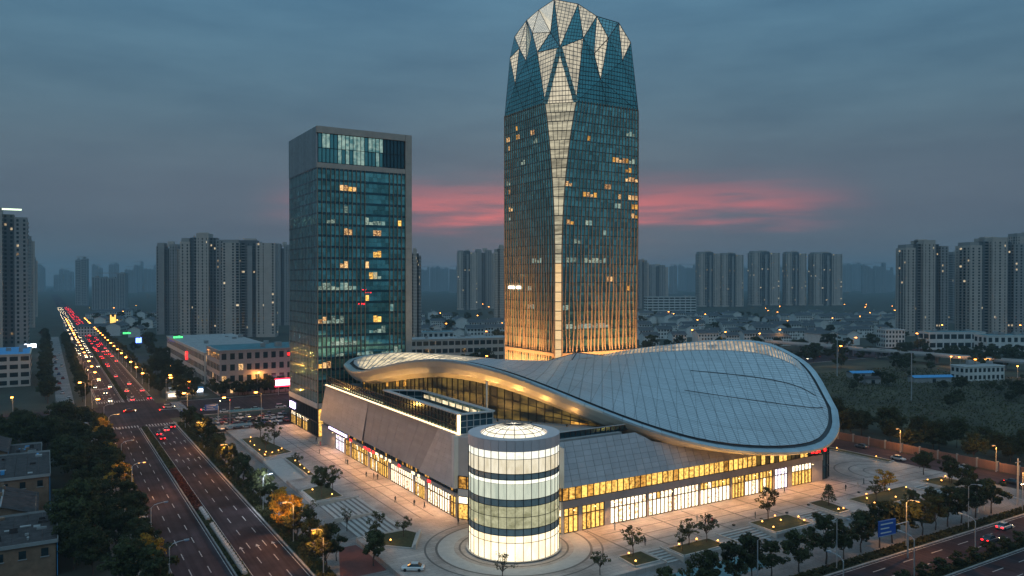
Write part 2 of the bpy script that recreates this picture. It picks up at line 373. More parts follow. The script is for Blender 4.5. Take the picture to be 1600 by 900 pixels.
# the raised plaza with stepped entries
PX0, PX1, PY0, PY1 = 69.0, 224.0, 121.0, 300.0
plaza = struct('plaza', MB().prism([(PX0, PY0), (PX1, PY0), (PX1, PY1), (PX0, PY1)], GZ-.3, 0), M['plaza'], label='broad stone paved plaza around the shopping centre')
def fill(x0, x1, y0, y1): return MB().box(x0, x1, y0, y1, GZ-.25, -.004).build('plaza_edge', M['plaza'], plaza)
FSTEPS = [(105, 110), (126, 137.6), (152, 161), (199.6, 206.5)]
x = 69.0
for a, b in FSTEPS+[(PX1, PX1)]:
    fill(x, a, 113.8, PY0-.01); x = b
WSTEPS = [(159, 190)]
fill(57.4, PX0-.01, 113.8, 159); fill(57.4, PX0-.01, 190, 216); fill(63.5, PX0-.01, 216, 243); fill(57.4, PX0-.01, 243, PY1)
for a, b in FSTEPS:
    s = thing('plaza_steps', {105: 'narrow flight of stone steps between two lawn beds near the drum', 126: 'wide flight of stone steps facing the bright shop windows',
        152: 'flight of stone steps facing the far yellow entrance', 199: 'flight of stone steps by the round lawn bed near the wall'}[int(a)], 'steps', ((a+b)/2, 117, GZ+.14))
    for k in range(6):
        y0 = 114.6+k*1.06
        MB().box(a+.35, b-.35, y0, PY0-.02, GZ+.14+k*.142+.002, GZ+.14+(k+1)*.142-.004).build('step', M['pale'], s)
        MB().box(a+.36, b-.36, y0-.01, y0+.42, GZ+.14+(k+1)*.142-.003, GZ+.14+(k+1)*.142+.004).build('nosing', M['band'], s)
    for q in (a+.17, b-.17): MB().prism([(q-.16, 113.8), (q+.16, 113.8), (q+.16, PY0-.01), (q-.16, PY0-.01)], GZ, .25).build('cheek_wall', M['pale'], s)
s = thing('plaza_steps', 'long broad flight of stone steps down toward the avenue sidewalk', 'steps', (63, 175, GZ+.14))
for k in range(8):
    x0 = 58.4+k*1.3
    MB().box(x0, PX0-.02, 159.4, 189.6, GZ+.14+k*.106+.002, GZ+.14+(k+1)*.106-.004).build('step', M['pale'], s)
    MB().box(x0-.01, x0+.5, 159.41, 189.59, GZ+.14+(k+1)*.106-.003, GZ+.14+(k+1)*.106+.004).build('nosing', M['band'], s)
for q in (159.2, 174.5, 189.8): MB().box(57.4, PX0-.02, q-.18, q+.18, GZ, .3).build('cheek_wall', M['pale'], s)
rampo = MB(); rampo.poly((57.4, 216.02, GZ+.15), (63.48, 216.02, GZ+.15), (63.48, 242.98, -.01), (57.4, 242.98, -.01)).poly((57.4, 216.02, GZ), (57.4, 242.98, GZ), (57.4, 242.98, -.01), (57.4, 216.02, GZ+.15))
tag(rampo.build('access_ramp', M['pale']), 'pale smooth ramp rising onto the plaza beside the avenue sidewalk', 'ramp')
# paving bands and rings
for k in range(14):
    y = 196+k*7.5
    MB().box(70, 81.6, y, y+.5, 0, .004).build('paving_band', M['band'], plaza)
for k in range(10):
    x = 103+k*9.5
    MB().box(x, x+.5, 121.2, 137.6, 0, .004).build('paving_band', M['band'], plaza)
for k in range(3): MB().box(104, 224, 125.2+k*4.1, 125.5+k*4.1, .0045, .008).build('paving_band', M['band'], plaza)
for k in range(3): MB().box(72+k*3.2, 72.3+k*3.2, 165, 300, .0045, .008).build('paving_band', M['band'], plaza)
DC = (84.0, 137.4)
for r0, r1, m in ((11.2, 11.6, 'band'), (12.6, 16.0, 'pale'), (16.0, 16.5, 'band'), (18.4, 18.8, 'band')):
    MB().lathe([(r0, .010), (r1, .010)], 72, *DC).build('paving_ring', M[m], plaza)
for k in range(26):
    x, y = 207+8*math.cos(k*.24), 143+8*math.sin(k*.24)
for r0, r1 in ((5, 5.4), (9, 9.4), (13, 13.4)):
    MB().lathe([(r0, .010), (r1, .010)], 48, 209, 135, PI*.15, PI*1.1, False).build('paving_ring', M['band'], plaza)
# lawn beds (pixel outlines rounded to the grid the plaza follows)
def bed(label, pts, z0=0.0, h=.3, soil='grass'):
    c = Vector((sum(p[0] for p in pts)/len(pts), sum(p[1] for p in pts)/len(pts), z0))
    t = thing('lawn_bed', label, 'lawn bed', c)
    n = len(pts)
    for i in range(n):
        a, b = pts[i], pts[(i+1) % n]; d = Vector((b[0]-a[0], b[1]-a[1], 0)).normalized()*.14
        MB().bar((a[0]+d.x, a[1]+d.y, z0+h/2-.1), (b[0]-d.x, b[1]-d.y, z0+h/2-.1), .28, h+.2).build('border', M['pale'], t)
    MB().prism([(p[0]+(c.x-p[0])*.02, p[1]+(c.y-p[1])*.02) for p in pts], z0-.3, z0+h*.7).build('turf', M[soil], t)
    return t
bed('small lawn bed with one round tree beside the narrow steps', [(98, 115), (104.6, 115), (104.6, 121), (98.6, 121)])
bed('long L shaped lawn bed under two open trees', [(110.4, 119.5), (122.3, 119.5), (122.3, 114.6), (117, 114.4), (115, 114.4), (110.4, 114.4)])
bed('lawn bed dotted with orange ground lights past the wide steps', [(138.2, 122.4), (151, 122), (150.2, 114.4), (138, 114.4)])
bed('narrow lawn bed holding a small dark conifer', [(163, 125.5), (168.5, 125.5), (167, 116.4), (162, 116)])
bed('large lawn bed with a brightly lit yellow tree', [(174.5, 122.4), (199, 122.4), (194.5, 114.8), (174, 114.4)])
bed('lawn bed at the plaza corner near the boundary wall', [(207.5, 123.2), (217, 122.6), (218, 114.2), (207, 114.4)])
bed('strip of planting along the far plaza edge behind the roof', [(221, 141), (224, 141), (224, 172), (221, 172)])
bed('lawn bed near the office tower with rows of ground lights', [(58.4, 246), (68.4, 250), (64.5, 281), (58.6, 280)])
bed('slim planted bed alongside the pale ramp', [(64, 217), (65.8, 217), (66.8, 243.5), (64, 243)])
bed('raised bed with two leafy trees above the broad steps', [(58, 203), (65.5, 206), (65.6, 191.9), (58, 191)])
bed('wedge shaped lawn bed with a slanted stone end wall', [(58.6, 158.6), (68.6, 158.6), (70, 155.6), (65, 147), (59, 153.4)])
MB().bar((70.6, 155.2, .5), (65.4, 146.6, .5), .5, 1.0).build('name_wall', M['pale'])
tag(bpy.data.objects['name_wall'], 'low slanted pale stone wall at the wedge lawn tip', 'wall')
struct('red_path', MB().prism([(47.6, 141), (57, 141), (57.2, 152), (56.8, 158), (53, 158)], GZ+.1, GZ+.146), M['redpath'], label='red surfaced path by the wedge lawn')
struct('cycle_path', MB().box(92, 124, 103.5, 110.5, GZ+.1, GZ+.146), M['bluepath'], label='teal surfaced strip in front of the narrow steps')
struct('parking_lot', MB().box(48, 100, 302, 333, GZ-.1, GZ+.15), M['asphalt'], label='parking lot full of cars beside the office tower')
struct('vacant_field', MB().prism([(262, 80), (700, 80), (560, 330), (262, 330)], GZ-.3, GZ), M['field'], label='overgrown vacant field behind the boundary wall')

# ------------------------------------------------------------------ leaf shaped roof: plan outline with heights
def catmull(P, n):
    P = [Vector(p) for p in P]; out = []
    Q = [P[0]*2-P[1]]+P+[P[-1]*2-P[-2]]
    for i in range(1, len(Q)-2):
        for k in range(12):
            t = k/12; a, b, c, d = Q[i-1], Q[i], Q[i+1], Q[i+2]
            out.append(.5*((2*b)+(c-a)*t+(2*a-5*b+4*c-d)*t*t+(3*b-a-3*c+d)*t**3))
    out.append(P[-1])
    ln = [0]
    for i in range(1, len(out)): ln.append(ln[-1]+(out[i]-out[i-1]).length)
    res = []; j = 0
    for k in range(n+1):
        s = ln[-1]*k/n
        while j < len(ln)-2 and ln[j+1] < s: j += 1
        u = (s-ln[j])/max(1e-6, ln[j+1]-ln[j]); res.append(out[j].lerp(out[j+1], u))
    return res
FRONT = [(88.8, 259, 26.6), (87.9, 250, 25.3), (87.9, 240, 26.1), (88.4, 226, 28.7), (89.6, 211, 31.6), (91.2, 198, 33.5), (93.4, 187, 34.2), (97, 177, 33.6), (102, 168, 31.6), (107.8, 160, 28.6), (116, 150.4, 24.1), (124.3, 143, 20.2), (134.8, 136.8, 16.4), (146, 132.6, 13.9), (158, 130, 12.5), (168, 129.6, 11.8), (178, 131.2, 11.7), (187, 135, 12.3), (197, 140.8, 13.6), (205, 147.2, 16.6)]
BACK = [(88.8, 259, 26.6), (94, 263.6, 28.3), (105, 264.8, 29.2), (118, 263.6, 28.8), (133, 261.5, 27), (148, 259.5, 25.1), (168, 256, 22.9), (184, 250, 23.6), (196, 234, 28.4), (204, 220, 31.2), (213, 203, 33.8), (219, 188, 34.0), (219.6, 176, 31.0), (215, 163, 26.6), (205, 147.2, 16.6)]
NT = 44
rf, rb = catmull(FRONT, NT), catmull(BACK, NT)
LOOP = rf+rb[-2:0:-1]                       # counter-clockwise seen from above
NL = len(LOOP)
def roofz(x, y):                            # mean value interpolation of the outline's heights
    W = Zs = 0.0; ds = []
    for p in LOOP: ds.append((p.x-x, p.y-y))
    rr = [max(1e-4, math.hypot(*d)) for d in ds]
    tn = []
    for i in range(NL):
        a, b = ds[i], ds[(i+1) % NL]
        cr_ = a[0]*b[1]-a[1]*b[0]; dt = a[0]*b[0]+a[1]*b[1]
        an = math.atan2(cr_, dt); tn.append(math.tan(max(-1.5, min(1.5, an/2))))
    for i in range(NL):
        w_ = (tn[i-1]+tn[i])/rr[i]; W += w_; Zs += w_*LOOP[i].z
    return Zs/W
def inside(x, y):
    c = False; j = NL-1
    for i in range(NL):
        a, b = LOOP[i], LOOP[j]
        if (a.y > y) != (b.y > y) and x < (b.x-a.x)*(y-a.y)/(b.y-a.y)+a.x: c = not c
        j = i
    return c
NRM = []
for i in range(NL):
    d = LOOP[(i+1) % NL]-LOOP[i-1]; NRM.append(Vector((-d.y, d.x, 0)).normalized())
def inset(i, d):
    p = LOOP[i % NL]+NRM[i % NL]*d; return Vector((p.x, p.y, roofz(p.x, p.y)))

OX0_ = 83.0
mall = thing('shopping_centre', 'sprawling shopping centre with a sweeping leaf shaped metal roof and lit shopfronts', 'building', (140, 200, 0))
roof = MB()
I1, I2, I3 = [inset(i, 2.0) for i in range(NL)], [inset(i, 2.5) for i in range(NL)], [inset(i, 3.0) for i in range(NL)]
for v in I1: v.z += .25
for v in I3: v.z += .55
def loop_at(I, t, back):                    # same index as LOOP: front i, back reversed
    k = int(t); u = t-k
    def q(k): return I[k % NL] if not back else I[(NL-k) % NL]
    return q(k).lerp(q(k+1), u)
NS = 8
def surf(t, s):
    a, b = loop_at(I3, t, False), loop_at(I3, t, True)
    p = a.lerp(b, s); return Vector((p.x, p.y, roofz(p.x, p.y)+.55+.9*math.sin(PI*s)*min(1, t/6, (NT-t)/6)))
roofm = MATS['roof_metal']; 
def add_seams(m, ang, step):
    t = m.node_tree; b = t.nodes['Principled BSDF']; ge = t.nodes.new('ShaderNodeNewGeometry')
    mpn = t.nodes.new('ShaderNodeMapping'); mpn.inputs['Rotation'].default_value = (0, 0, ang); t.links.new(ge.outputs['Position'], mpn.inputs[0])
    bk = t.nodes.new('ShaderNodeTexBrick'); t.links.new(mpn.outputs[0], bk.inputs['Vector']); bk.offset = 0
    bk.inputs['Scale'].default_value = 1; bk.inputs['Brick Width'].default_value = step*1.9; bk.inputs['Row Height'].default_value = step
    bk.inputs['Mortar Size'].default_value = .16; bk.inputs['Mortar Smooth'].default_value = .3
    src = b.inputs['Base Color'].links[0].from_socket
    bk.inputs['Color1'].default_value = (1, 1, 1, 1); bk.inputs['Color2'].default_value = (.9, .9, .9, 1); bk.inputs['Mortar'].default_value = (.45, .48, .5, 1)
    mu = t.nodes.new('ShaderNodeMixRGB'); mu.blend_type = 'MULTIPLY'; mu.inputs[0].default_value = 1
    t.links.new(src, mu.inputs[1]); t.links.new(bk.outputs[0], mu.inputs[2]); t.links.new(mu.outputs[0], b.inputs['Base Color'])
    bp = t.nodes.new('ShaderNodeBump'); bp.inputs['Strength'].default_value = .5; bp.inputs['Distance'].default_value = .05; bp.invert = True
    t.links.new(bk.outputs['Fac'], bp.inputs['Height']); t.links.new(bp.outputs[0], b.inputs['Normal'])
add_seams(roofm, math.radians(38), 1.5)
# sheet under the panels, gutter and rim
deck = MB()
T0, T1 = .5, NT-.5
def tt(k): return T0+(T1-T0)*k/36
for k in range(36):
    for j in range(NS):
        deck.poly(*[surf(t, s)-Vector((0, 0, .22)) for t, s in ((tt(k), j/NS), (tt(k+1), j/NS), (tt(k+1), (j+1)/NS), (tt(k), (j+1)/NS))])
roofp = deck.build('roof', M['darkm'], mall, True)
roofp['label'] = 'sweeping leaf shaped pale metal roof with a golden underside'
SKY = lit('skylight_glow', (.10, .08, .045), (1.0, .8, .48), 1.2, (.5, .5, .5), lo=.3, hi=.6)
LAT = lit('lattice_glow', (.12, .09, .06), (.8, .6, .38), .6, (.35, .35, .35), lo=.35, hi=.65)
for k in range(36):
    for j in range(NS):
        a0, a1, s0, s1 = tt(k), tt(k+1), j/NS, (j+1)/NS
        e = (a1-a0)*.006; es = .006/NS
        q = MB(); n_ = 3
        grid = [[surf(a0+e+(a1-a0-2*e)*u/(n_-1), s0+es+(s1-s0-2*es)*v/(n_-1)) for v in range(n_)] for u in range(n_)]
        sky_ = k < 10 and j >= 1 or k < 3
        lat_ = not sky_ and j == NS-1 and 15 <= k <= 31
        if sky_ or lat_:
            b_ = MB()
            for u in range(n_):
                for dd in (0,): b_.bar(grid[u][0]+Vector((0, 0, .1)), grid[u][n_-1]+Vector((0, 0, .1)), .36 if lat_ else .22, .14)
            for v in range(n_): b_.bar(grid[0][v]+Vector((0, 0, .08)), grid[n_-1][v]+Vector((0, 0, .08)), .22, .12)
            if lat_:
                for u in (.25, .75): 
                    aa = surf(a0+(a1-a0)*u, s0+es); bb = surf(a0+(a1-a0)*u, s1-es)
                    b_.bar(aa+Vector((0, 0, .1)), bb+Vector((0, 0, .1)), .5, .16)
        for u in range(n_-1):
            for v in range(n_-1): q.poly(grid[u][v], grid[u+1][v], grid[u+1][v+1], grid[u][v+1])
        if sky_:
            o = q.build('skylight_panel', SKY, roofp); b_.build('skylight_bar', M['cladw'], roofp)
        elif lat_:
            o = q.build('lattice_panel', LAT, roofp); b_.build('lattice_bar', M['cladw'], roofp)
        else: o = q.build('roof_panel', roofm, roofp, True)
# two expansion joints across the wide lobe
for sq, ta, tb in ((.62, 29, 40.5), (.4, 28.5, 41.5)):
    q = MB()
    pts = [surf(ta+(tb-ta)*i/14, sq)+Vector((0, 0, .06)) for i in range(15)]
    for a, b in zip(pts, pts[1:]): q.bar(a, b, .45, .12)
    q.build('expansion_joint', M['darkm'], roofp)
gut = MB()
for i in range(NL):
    j = (i+1) % NL; dn = Vector((0, 0, -.25))
    gut.poly(I1[i]+dn, I1[j]+dn, I3[j]+dn, I3[i]+dn); gut.poly(I1[i], I1[j], I1[j]+dn, I1[i]+dn)
    gut.poly(I3[j], I3[i], I3[i]+dn, I3[j]+dn)
gut.build('gutter', M['darkm'], roofp)
for i in range(NL):
    j = (i+1) % NL; up = Vector((0, 0, .1))
    a, b, c, d = LOOP[i]+up, LOOP[j]+up, I1[j], I1[i]
    b = a.lerp(b, .985); c = d.lerp(c, .985)
    m1 = a.lerp(d, .5)+Vector((0, 0, .22)); m2 = b.lerp(c, .5)+Vector((0, 0, .22))
    lo = Vector((0, 0, -.55))
    MB().poly(a, b, m2, m1).poly(m1, m2, c, d).poly(a+lo, b+lo, b, a).build('rim_panel', M['rimm'], roofp)
# soffit, thick toward the crest and thin at the low lobe
def sk(i):
    z = LOOP[i % NL].z; return max(.45, min(1.0, (z-8)/14))
prof = [(0, -.45), (.7, -1.9), (1.9, -3.4), (4.2, -4.5), (8.0, -4.2)]
def sof(i, k):
    d, dz = prof[k]; s_ = sk(i); q = LOOP[i % NL]+NRM[i % NL]*d
    return Vector((q.x, q.y, (LOOP[i % NL].z if d < .6 else roofz(q.x, q.y))+dz*s_))
for i0 in range(0, NL, 4):
    q = MB()
    for i in range(i0, min(i0+4, NL)):
        for k in range(len(prof)-1): q.poly(sof(i+1, k), sof(i, k), sof(i, k+1), sof(i+1, k+1))
    q.build('soffit_panel', M['soffit'], roofp, True)

# ------------------------------------------------------------------ storefront pieces
BROWN = mat('bronze_frame', (.07, .045, .03), .5, .3)
GOLD = lit('gold_window', (.16, .065, .006), (1.0, .48, .08), .95, (.9, .9, 1.8), lo=.36, hi=.64)
SHOPW = lit('bright_shop_window', (.38, .15, .035), (1.0, .84, .58), 2.3, (1.5, 1.5, 1.6), True, lo=.32, hi=.5)
SHOPC = lit('cool_shop_window', (.6, .5, .7), (1.0, .95, 1.0), 2.3, (.8, .8, 1.0), True, lo=.3, hi=.55)
SHOPY = lit('yellow_shop_window', (.16, .06, .006), (1.0, .56, .12), 1.5, (1.4, 1.4, 1.6), True, lo=.32, hi=.58)
DIMW = lit('dim_olive_window', (.016, .014, .005), (.42, .26, .05), .4, (.16, .16, .5), lo=.42, hi=.72, rough=.55)
WARMW = lit('warm_lit_window', (.12, .04, .01), (1.0, .6, .25), 1.15, (1.6, 1.6, 2.2), lo=.4, hi=.62)
COOLW = lit('cool_lit_window', (.06, .11, .1), (.62, .78, .62), .6, (1.3, 1.3, 2.2), lo=.4, hi=.65)
_pc = {}
def wallrun(parent, p0, p1, z0, z1, n, chooser, pane='window_pane', rows=(1.0,), mull=.14, depth=.16, frame=None, ends=True):
    """n panes from p0 to p1 (plan, left to right seen from outside), each an object; mullions joined in one frame part"""
    a = Vector((p0[0], p0[1], 0)); b = Vector((p1[0], p1[1], 0)); d = b-a; ln = d.length; d.normalize()
    ang = math.atan2(d.y, d.x); wd = ln/n; outn = Vector((d.y, -d.x, 0))
    fr = MB(); zz = z0
    hs = []
    for r in rows: hs.append((zz, zz+(z1-z0)*r)); zz += (z1-z0)*r
    for i in range(n):
        for ri, (za, zb) in enumerate(hs):
            key = (round(wd, 3), round(zb-za, 3), chooser(i, ri).name)
            if key not in _pc:
                me = MB().box(-wd/2+mull/2, wd/2-mull/2, 0, .05, mull/2, zb-za-mull/2).mesh(pane); me.materials.append(chooser(i, ri)); _pc[key] = me
            c = a+d*wd*(i+.5)
            o = obj(pane, _pc[key], None, parent); o.location = (c.x, c.y, za); o.rotation_euler.z = ang
    for i in range(0 if ends else 1, n+1 if ends else n):
        c = a+d*wd*i; fr.bar(c+outn*depth/2+Vector((0, 0, z0)), c+outn*depth/2+Vector((0, 0, z1)), mull, depth, tuple(outn))
    for z in [h[0] for h in hs]+[z1]:
        fr.bar(a+outn*(depth/2-.01)+Vector((0, 0, z)), b+outn*(depth/2-.01)+Vector((0, 0, z)), mull, depth-.02, tuple(outn))
    f = fr.build('window_frame', frame or M['darkm'], parent, kind='stuff')
    return f
def pick(*ws):
    tot = sum(w for _, w in ws)
    x = rnd.random()*tot
    for m, w in ws:
        x -= w
        if x <= 0: return m
    return ws[-1][0]

M['clad2'] = mat('dark_grey_cladding', (.32, .3, .31), .45, .25, var=.1, scale=.3, objrand=.06)
# core of the podium
core = MB(); core.prism([(82.9, 263.5), (82.9, 160.6), (97.2, 139.0), (186, 139.0), (195.4, 148), (195.4, 262), (100, 263.5)], 0, 9.9)
core.build('core_wall', M['conc'], mall)
MB().prism([(98, 262), (98, 160), (112, 150), (128, 150), (150, 165), (188, 214), (188, 250), (150, 258)], 9.9, 14.5).build('inner_block', M['conc'], mall)
MB().prism([(84.2, 263.2), (84.2, 162.4), (99, 144.6), (119, 144.6), (117, 158), (105, 180), (97.5, 205), (97.5, 262)], 9.91, 19.3).build('terrace', M['conc'], mall)
# right wing: shopfronts, fascia, window band, sloping tiled wall
YF = 138.6
runs = [(97.6, 101.4, 3, SHOPY), (102.6, 108.8, 5, SHOPY), (110.6, 121.4, 9, SHOPW), (122.1, 129.6, 6, SHOPW), (130.2, 138.4, 7, SHOPW), (139.0, 149.4, 8, SHOPW), (150.2, 154.6, 4, SHOPY), (154.9, 160.2, 4, SHOPW), (160.6, 165.4, 4, SHOPY), (166.4, 171.4, 4, SHOPC), (173.2, 181.4, 6, SHOPY)]
for a, b, n_, m in runs:
    wallrun(mall, (a, YF), (b, YF), .05, 5.5, n_, lambda i, r, m=m: m if rnd.random() < .85 else pick((SHOPY, 1), (SHOPW, 1)), 'shop_window', (.68, .32), .2, .22, BROWN)
edges = [97.0]+[q for r in runs for q in r[:2]]+[186]
for a, b in zip(edges[0::2], edges[1::2]):
    if b-a > .25: MB().box(a+.08, b-.08, YF-.25, YF+.35, 0, 5.6).build('pier', M['clad'], mall)
for k in range(18):
    x0 = 97+k*(186-97)/18; MB().box(x0+.02, x0+(186-97)/18-.02, YF-.45, YF+.3, 5.62, 7.2).build('fascia_panel', M['clad2'], mall)
wallrun(mall, (97.2, YF-.05), (180, YF-.05), 7.25, 10.1, 48, lambda i, r: pick((GOLD, 8), (SHOPW, .7), (SHOPY, 1)) if i < 34 else pick((GOLD, 3), (DIMW, 2)), 'window_pane', (1.0,), .16, .2)
wallrun(mall, (180, YF-.05), (186, YF-.05), 7.25, 10.1, 4, lambda i, r: M['dglass'], 'window_pane', (1.0,), .16, .2)
cpts = [(186+9.4*math.sin(q), YF+9.4*(1-math.cos(q))) for q in [PI/2*i/6 for i in range(7)]]
for (a, b) in zip(cpts, cpts[1:]):
    wallrun(mall, a, b, .05, 10.4, 1, lambda i, r: M['dglass'], 'window_pane', (.33, .34, .33), .14, .2)
wallrun(mall, (181.8, YF), (186, YF), .05, 5.5, 2, lambda i, r: M['dglass'], 'shop_window', (.68, .32), .2, .22, BROWN)
wallrun(mall, cpts[-1], (cpts[-1][0], 186), .05, 10.4, 16, lambda i, r: M['dglass'], 'window_pane', (.33, .34, .33), .14, .2)
def slopewall(p0, p1, q0, q1, nx, nz, topfn, m, base=None):
    """tiled sloping wall: bottom edge p0-p1, top edge q0-q1 (3D); topfn limits the height under the roof"""
    P0, P1, Q0, Q1 = map(Vector, (p0, p1, q0, q1)); nrm = (P1-P0).cross(Q0-P0).normalized()
    def pt(u, v):
        a = P0.lerp(P1, u).lerp(Q0.lerp(Q1, u), v); h = topfn(a); 
        if a.z > h:
            a0 = P0.lerp(P1, u); b0 = Q0.lerp(Q1, u); k = max(0, (h-a0.z)/(b0.z-a0.z)); a = a0.lerp(b0, k)
        return a
    bk = MB()
    for i in range(nx):
        for k in range(nz):
            a, b, c, d = pt(i/nx, k/nz), pt((i+1)/nx, k/nz), pt((i+1)/nx, (k+1)/nz), pt(i/nx, (k+1)/nz)
            if (d-a).length < .15 and (c-b).length < .15: continue
            ce = (a+b+c+d)/4; jig = rnd.uniform(-.01, .01)
            s_ = [p+(ce-p).normalized()*.05+nrm*jig for p in (a, b, c, d)]
            bb = [p-nrm*.12 for p in s_]
            q = MB(); q.v = [tuple(p) for p in s_+bb]; q.f = [(0, 1, 2, 3)]+[(i_, 4+i_, 4+(i_+1) % 4, (i_+1) % 4) for i_ in range(4)]
            q.build('cladding_panel', m, mall)
    for i in range(nx):
        bk.poly(pt(i/nx, 0)-nrm*.15, pt((i+1)/nx, 0)-nrm*.15, pt((i+1)/nx, 1)-nrm*.15, pt(i/nx, 1)-nrm*.15)
    bk.build('cladding_backing', M['darkm'], mall)
rt = lambda p: (roofz(p.x, p.y)-3.0) if inside(p.x, p.y) else 99
slopewall((97.4, YF-.5, 10.15), (178, YF-.5, 10.15), (98.6, 143.2, 19.2), (178, 143.2, 19.2), 34, 8, rt, M['clad'])
MB().prism([(96.6, 139.6), (97.4, YF-.5), (98.6, 143.2), (97.8, 144.5)], 10.1, 19.0).build('wall_end', M['cladw'], mall)
# left wing
XF = 82.5
lruns = [(160.9, 163.6, 2, SHOPY), (164.2, 176.5, 9, SHOPW), (178.2, 184.2, 5, SHOPW), (185.4, 200.6, 11, SHOPW), (202.6, 216.6, 10, SHOPW), (218.6, 232.6, 10, SHOPW), (234.4, 238.2, 3, SHOPY), (240, 248.4, 6, SHOPC)]
for a, b, n_, m in lruns:
    wallrun(mall, (XF, b), (XF, a), .05, 5.0, n_, lambda i, r, m=m: m if rnd.random() < .85 else SHOPY, 'shop_window', (.68, .32), .2, .22, BROWN)
edges = [160.5]+[q for r in lruns for q in r[:2]]+[263]
for a, b in zip(edges[0::2], edges[1::2]):
    if b-a > .25: MB().box(XF-.25, XF+.35, a+.08, b-.08, 0, 5.1).build('pier', M['clad'], mall)
for k in range(22):
    y0 = 160.6+k*102.4/22; MB().box(XF-.4, XF+.3, y0+.02, y0+102.4/22-.02, 5.12, 6.0).build('fascia_panel', M['clad2'], mall)
wallrun(mall, (XF-.05, 252), (XF-.05, 160.7), 6.05, 7.3, 62, lambda i, r: pick((GOLD, 5), (SHOPY, 2), (M['dglass'], 3)), 'window_pane', (1.0,), .2, .15)
no_lim = lambda p: 99
slopewall((XF-.8, 263.6, 7.2), (XF-.8, 222, 7.2), (XF+1.4, 263.6, 19.4), (XF+1.4, 222, 19.4), 8, 12, no_lim, M['clad'])
slopewall((XF-.4, 221.8, 7.2), (XF-.4, 180, 7.2), (XF+1.4, 221.8, 19.4), (XF+1.4, 172, 19.4), 8, 12, no_lim, M['clad2'])
slopewall((XF-1.1, 179.8, 7.2), (XF-1.1, 161.4, 7.2), (XF+.6, 171.8, 19.4), (XF+.6, 161.4, 19.4), 5, 12, no_lim, M['clad'])
MB().box(XF-1.0, XF+1.2, 160.2, 161.3, 7.2, 19.5).build('wall_end', M['cladw'], mall)
# chamfered corner behind the drum
ca, cb = (XF+.2, 160.2), (97.3, YF+.2)
cd_ = Vector((cb[0]-ca[0], cb[1]-ca[1], 0)).normalized()
wallrun(mall, ca, cb, .05, 5.4, 10, lambda i, r: pick((SHOPY, 3), (SHOPW, 1)), 'shop_window', (.68, .32), .2, .22, BROWN)
wallrun(mall, ca, cb, 7.2, 10.1, 12, lambda i, r: GOLD, 'window_pane', (1.0,), .16, .2)
MB().bar((ca[0], ca[1], 6.3), (cb[0], cb[1], 6.3), .6, 1.6).build('fascia_panel', M['cladw'], mall)
MB().prism([ca, cb, (99, 145), (84.2, 162.4)], 10.15, 19.2).build('corner_wall', M['clad'], mall)
# lit ledge, glass parapets and the rooftop glass court
LEDGE = mat('ledge_light', (1, .8, .5), .5, emit=(1, .66, .3), es=3.2)
for k in range(46):
    y0 = 162+k*2.2; MB().box(XF+1.0, XF+1.35, y0, y0+1.7, 19.42, 19.62).build('ledge_lamp', LEDGE, mall)
MB().box(XF+.6, XF+4.5, 161.2, 264, 19.3, 19.41).build('ledge', M['cladw'], mall)
wallrun(mall, (XF+2.2, 263), (XF+2.2, 210), 19.42, 22.2, 26, lambda i, r: M['dglass'], 'parapet_pane', (.5, .5), .12, .14)
court = [(XF+1.6, 209.5), (XF+1.6, 162), (93, 162), (93, 203)]
for (a, b), n_ in zip(zip(court, court[1:]+court[:1]), (24, 5, 22, 5)):
    wallrun(mall, a, b, 19.42, 24.0, n_, lambda i, r: M['dglass'], 'court_pane', (.34, .33, .33), .13, .16, M['cladw'] if n_ == 5 else None)
cap = MB()
for a, b in zip(court, court[1:]+court[:1]): cap.bar((a[0], a[1], 24.15), (b[0], b[1], 24.15), 1.3, .3)
cap.build('court_coping', M['cladw'], mall)
MB().prism([(q[0]+(88.5-q[0])*.06, q[1]+(184-q[1])*.02) for q in court], 19.5, 21.6).build('court_floor', M['conc'], mall)
for k in range(9): MB().box(92.2, 92.35, 165+k*4, 168+k*4, 22.5, 23.4).build('court_lamp', SKY, mall)
MB().box(XF+.9, XF+1.5, 161.7, 162.3, 19.42, 24).build('court_post', LEDGE, mall)
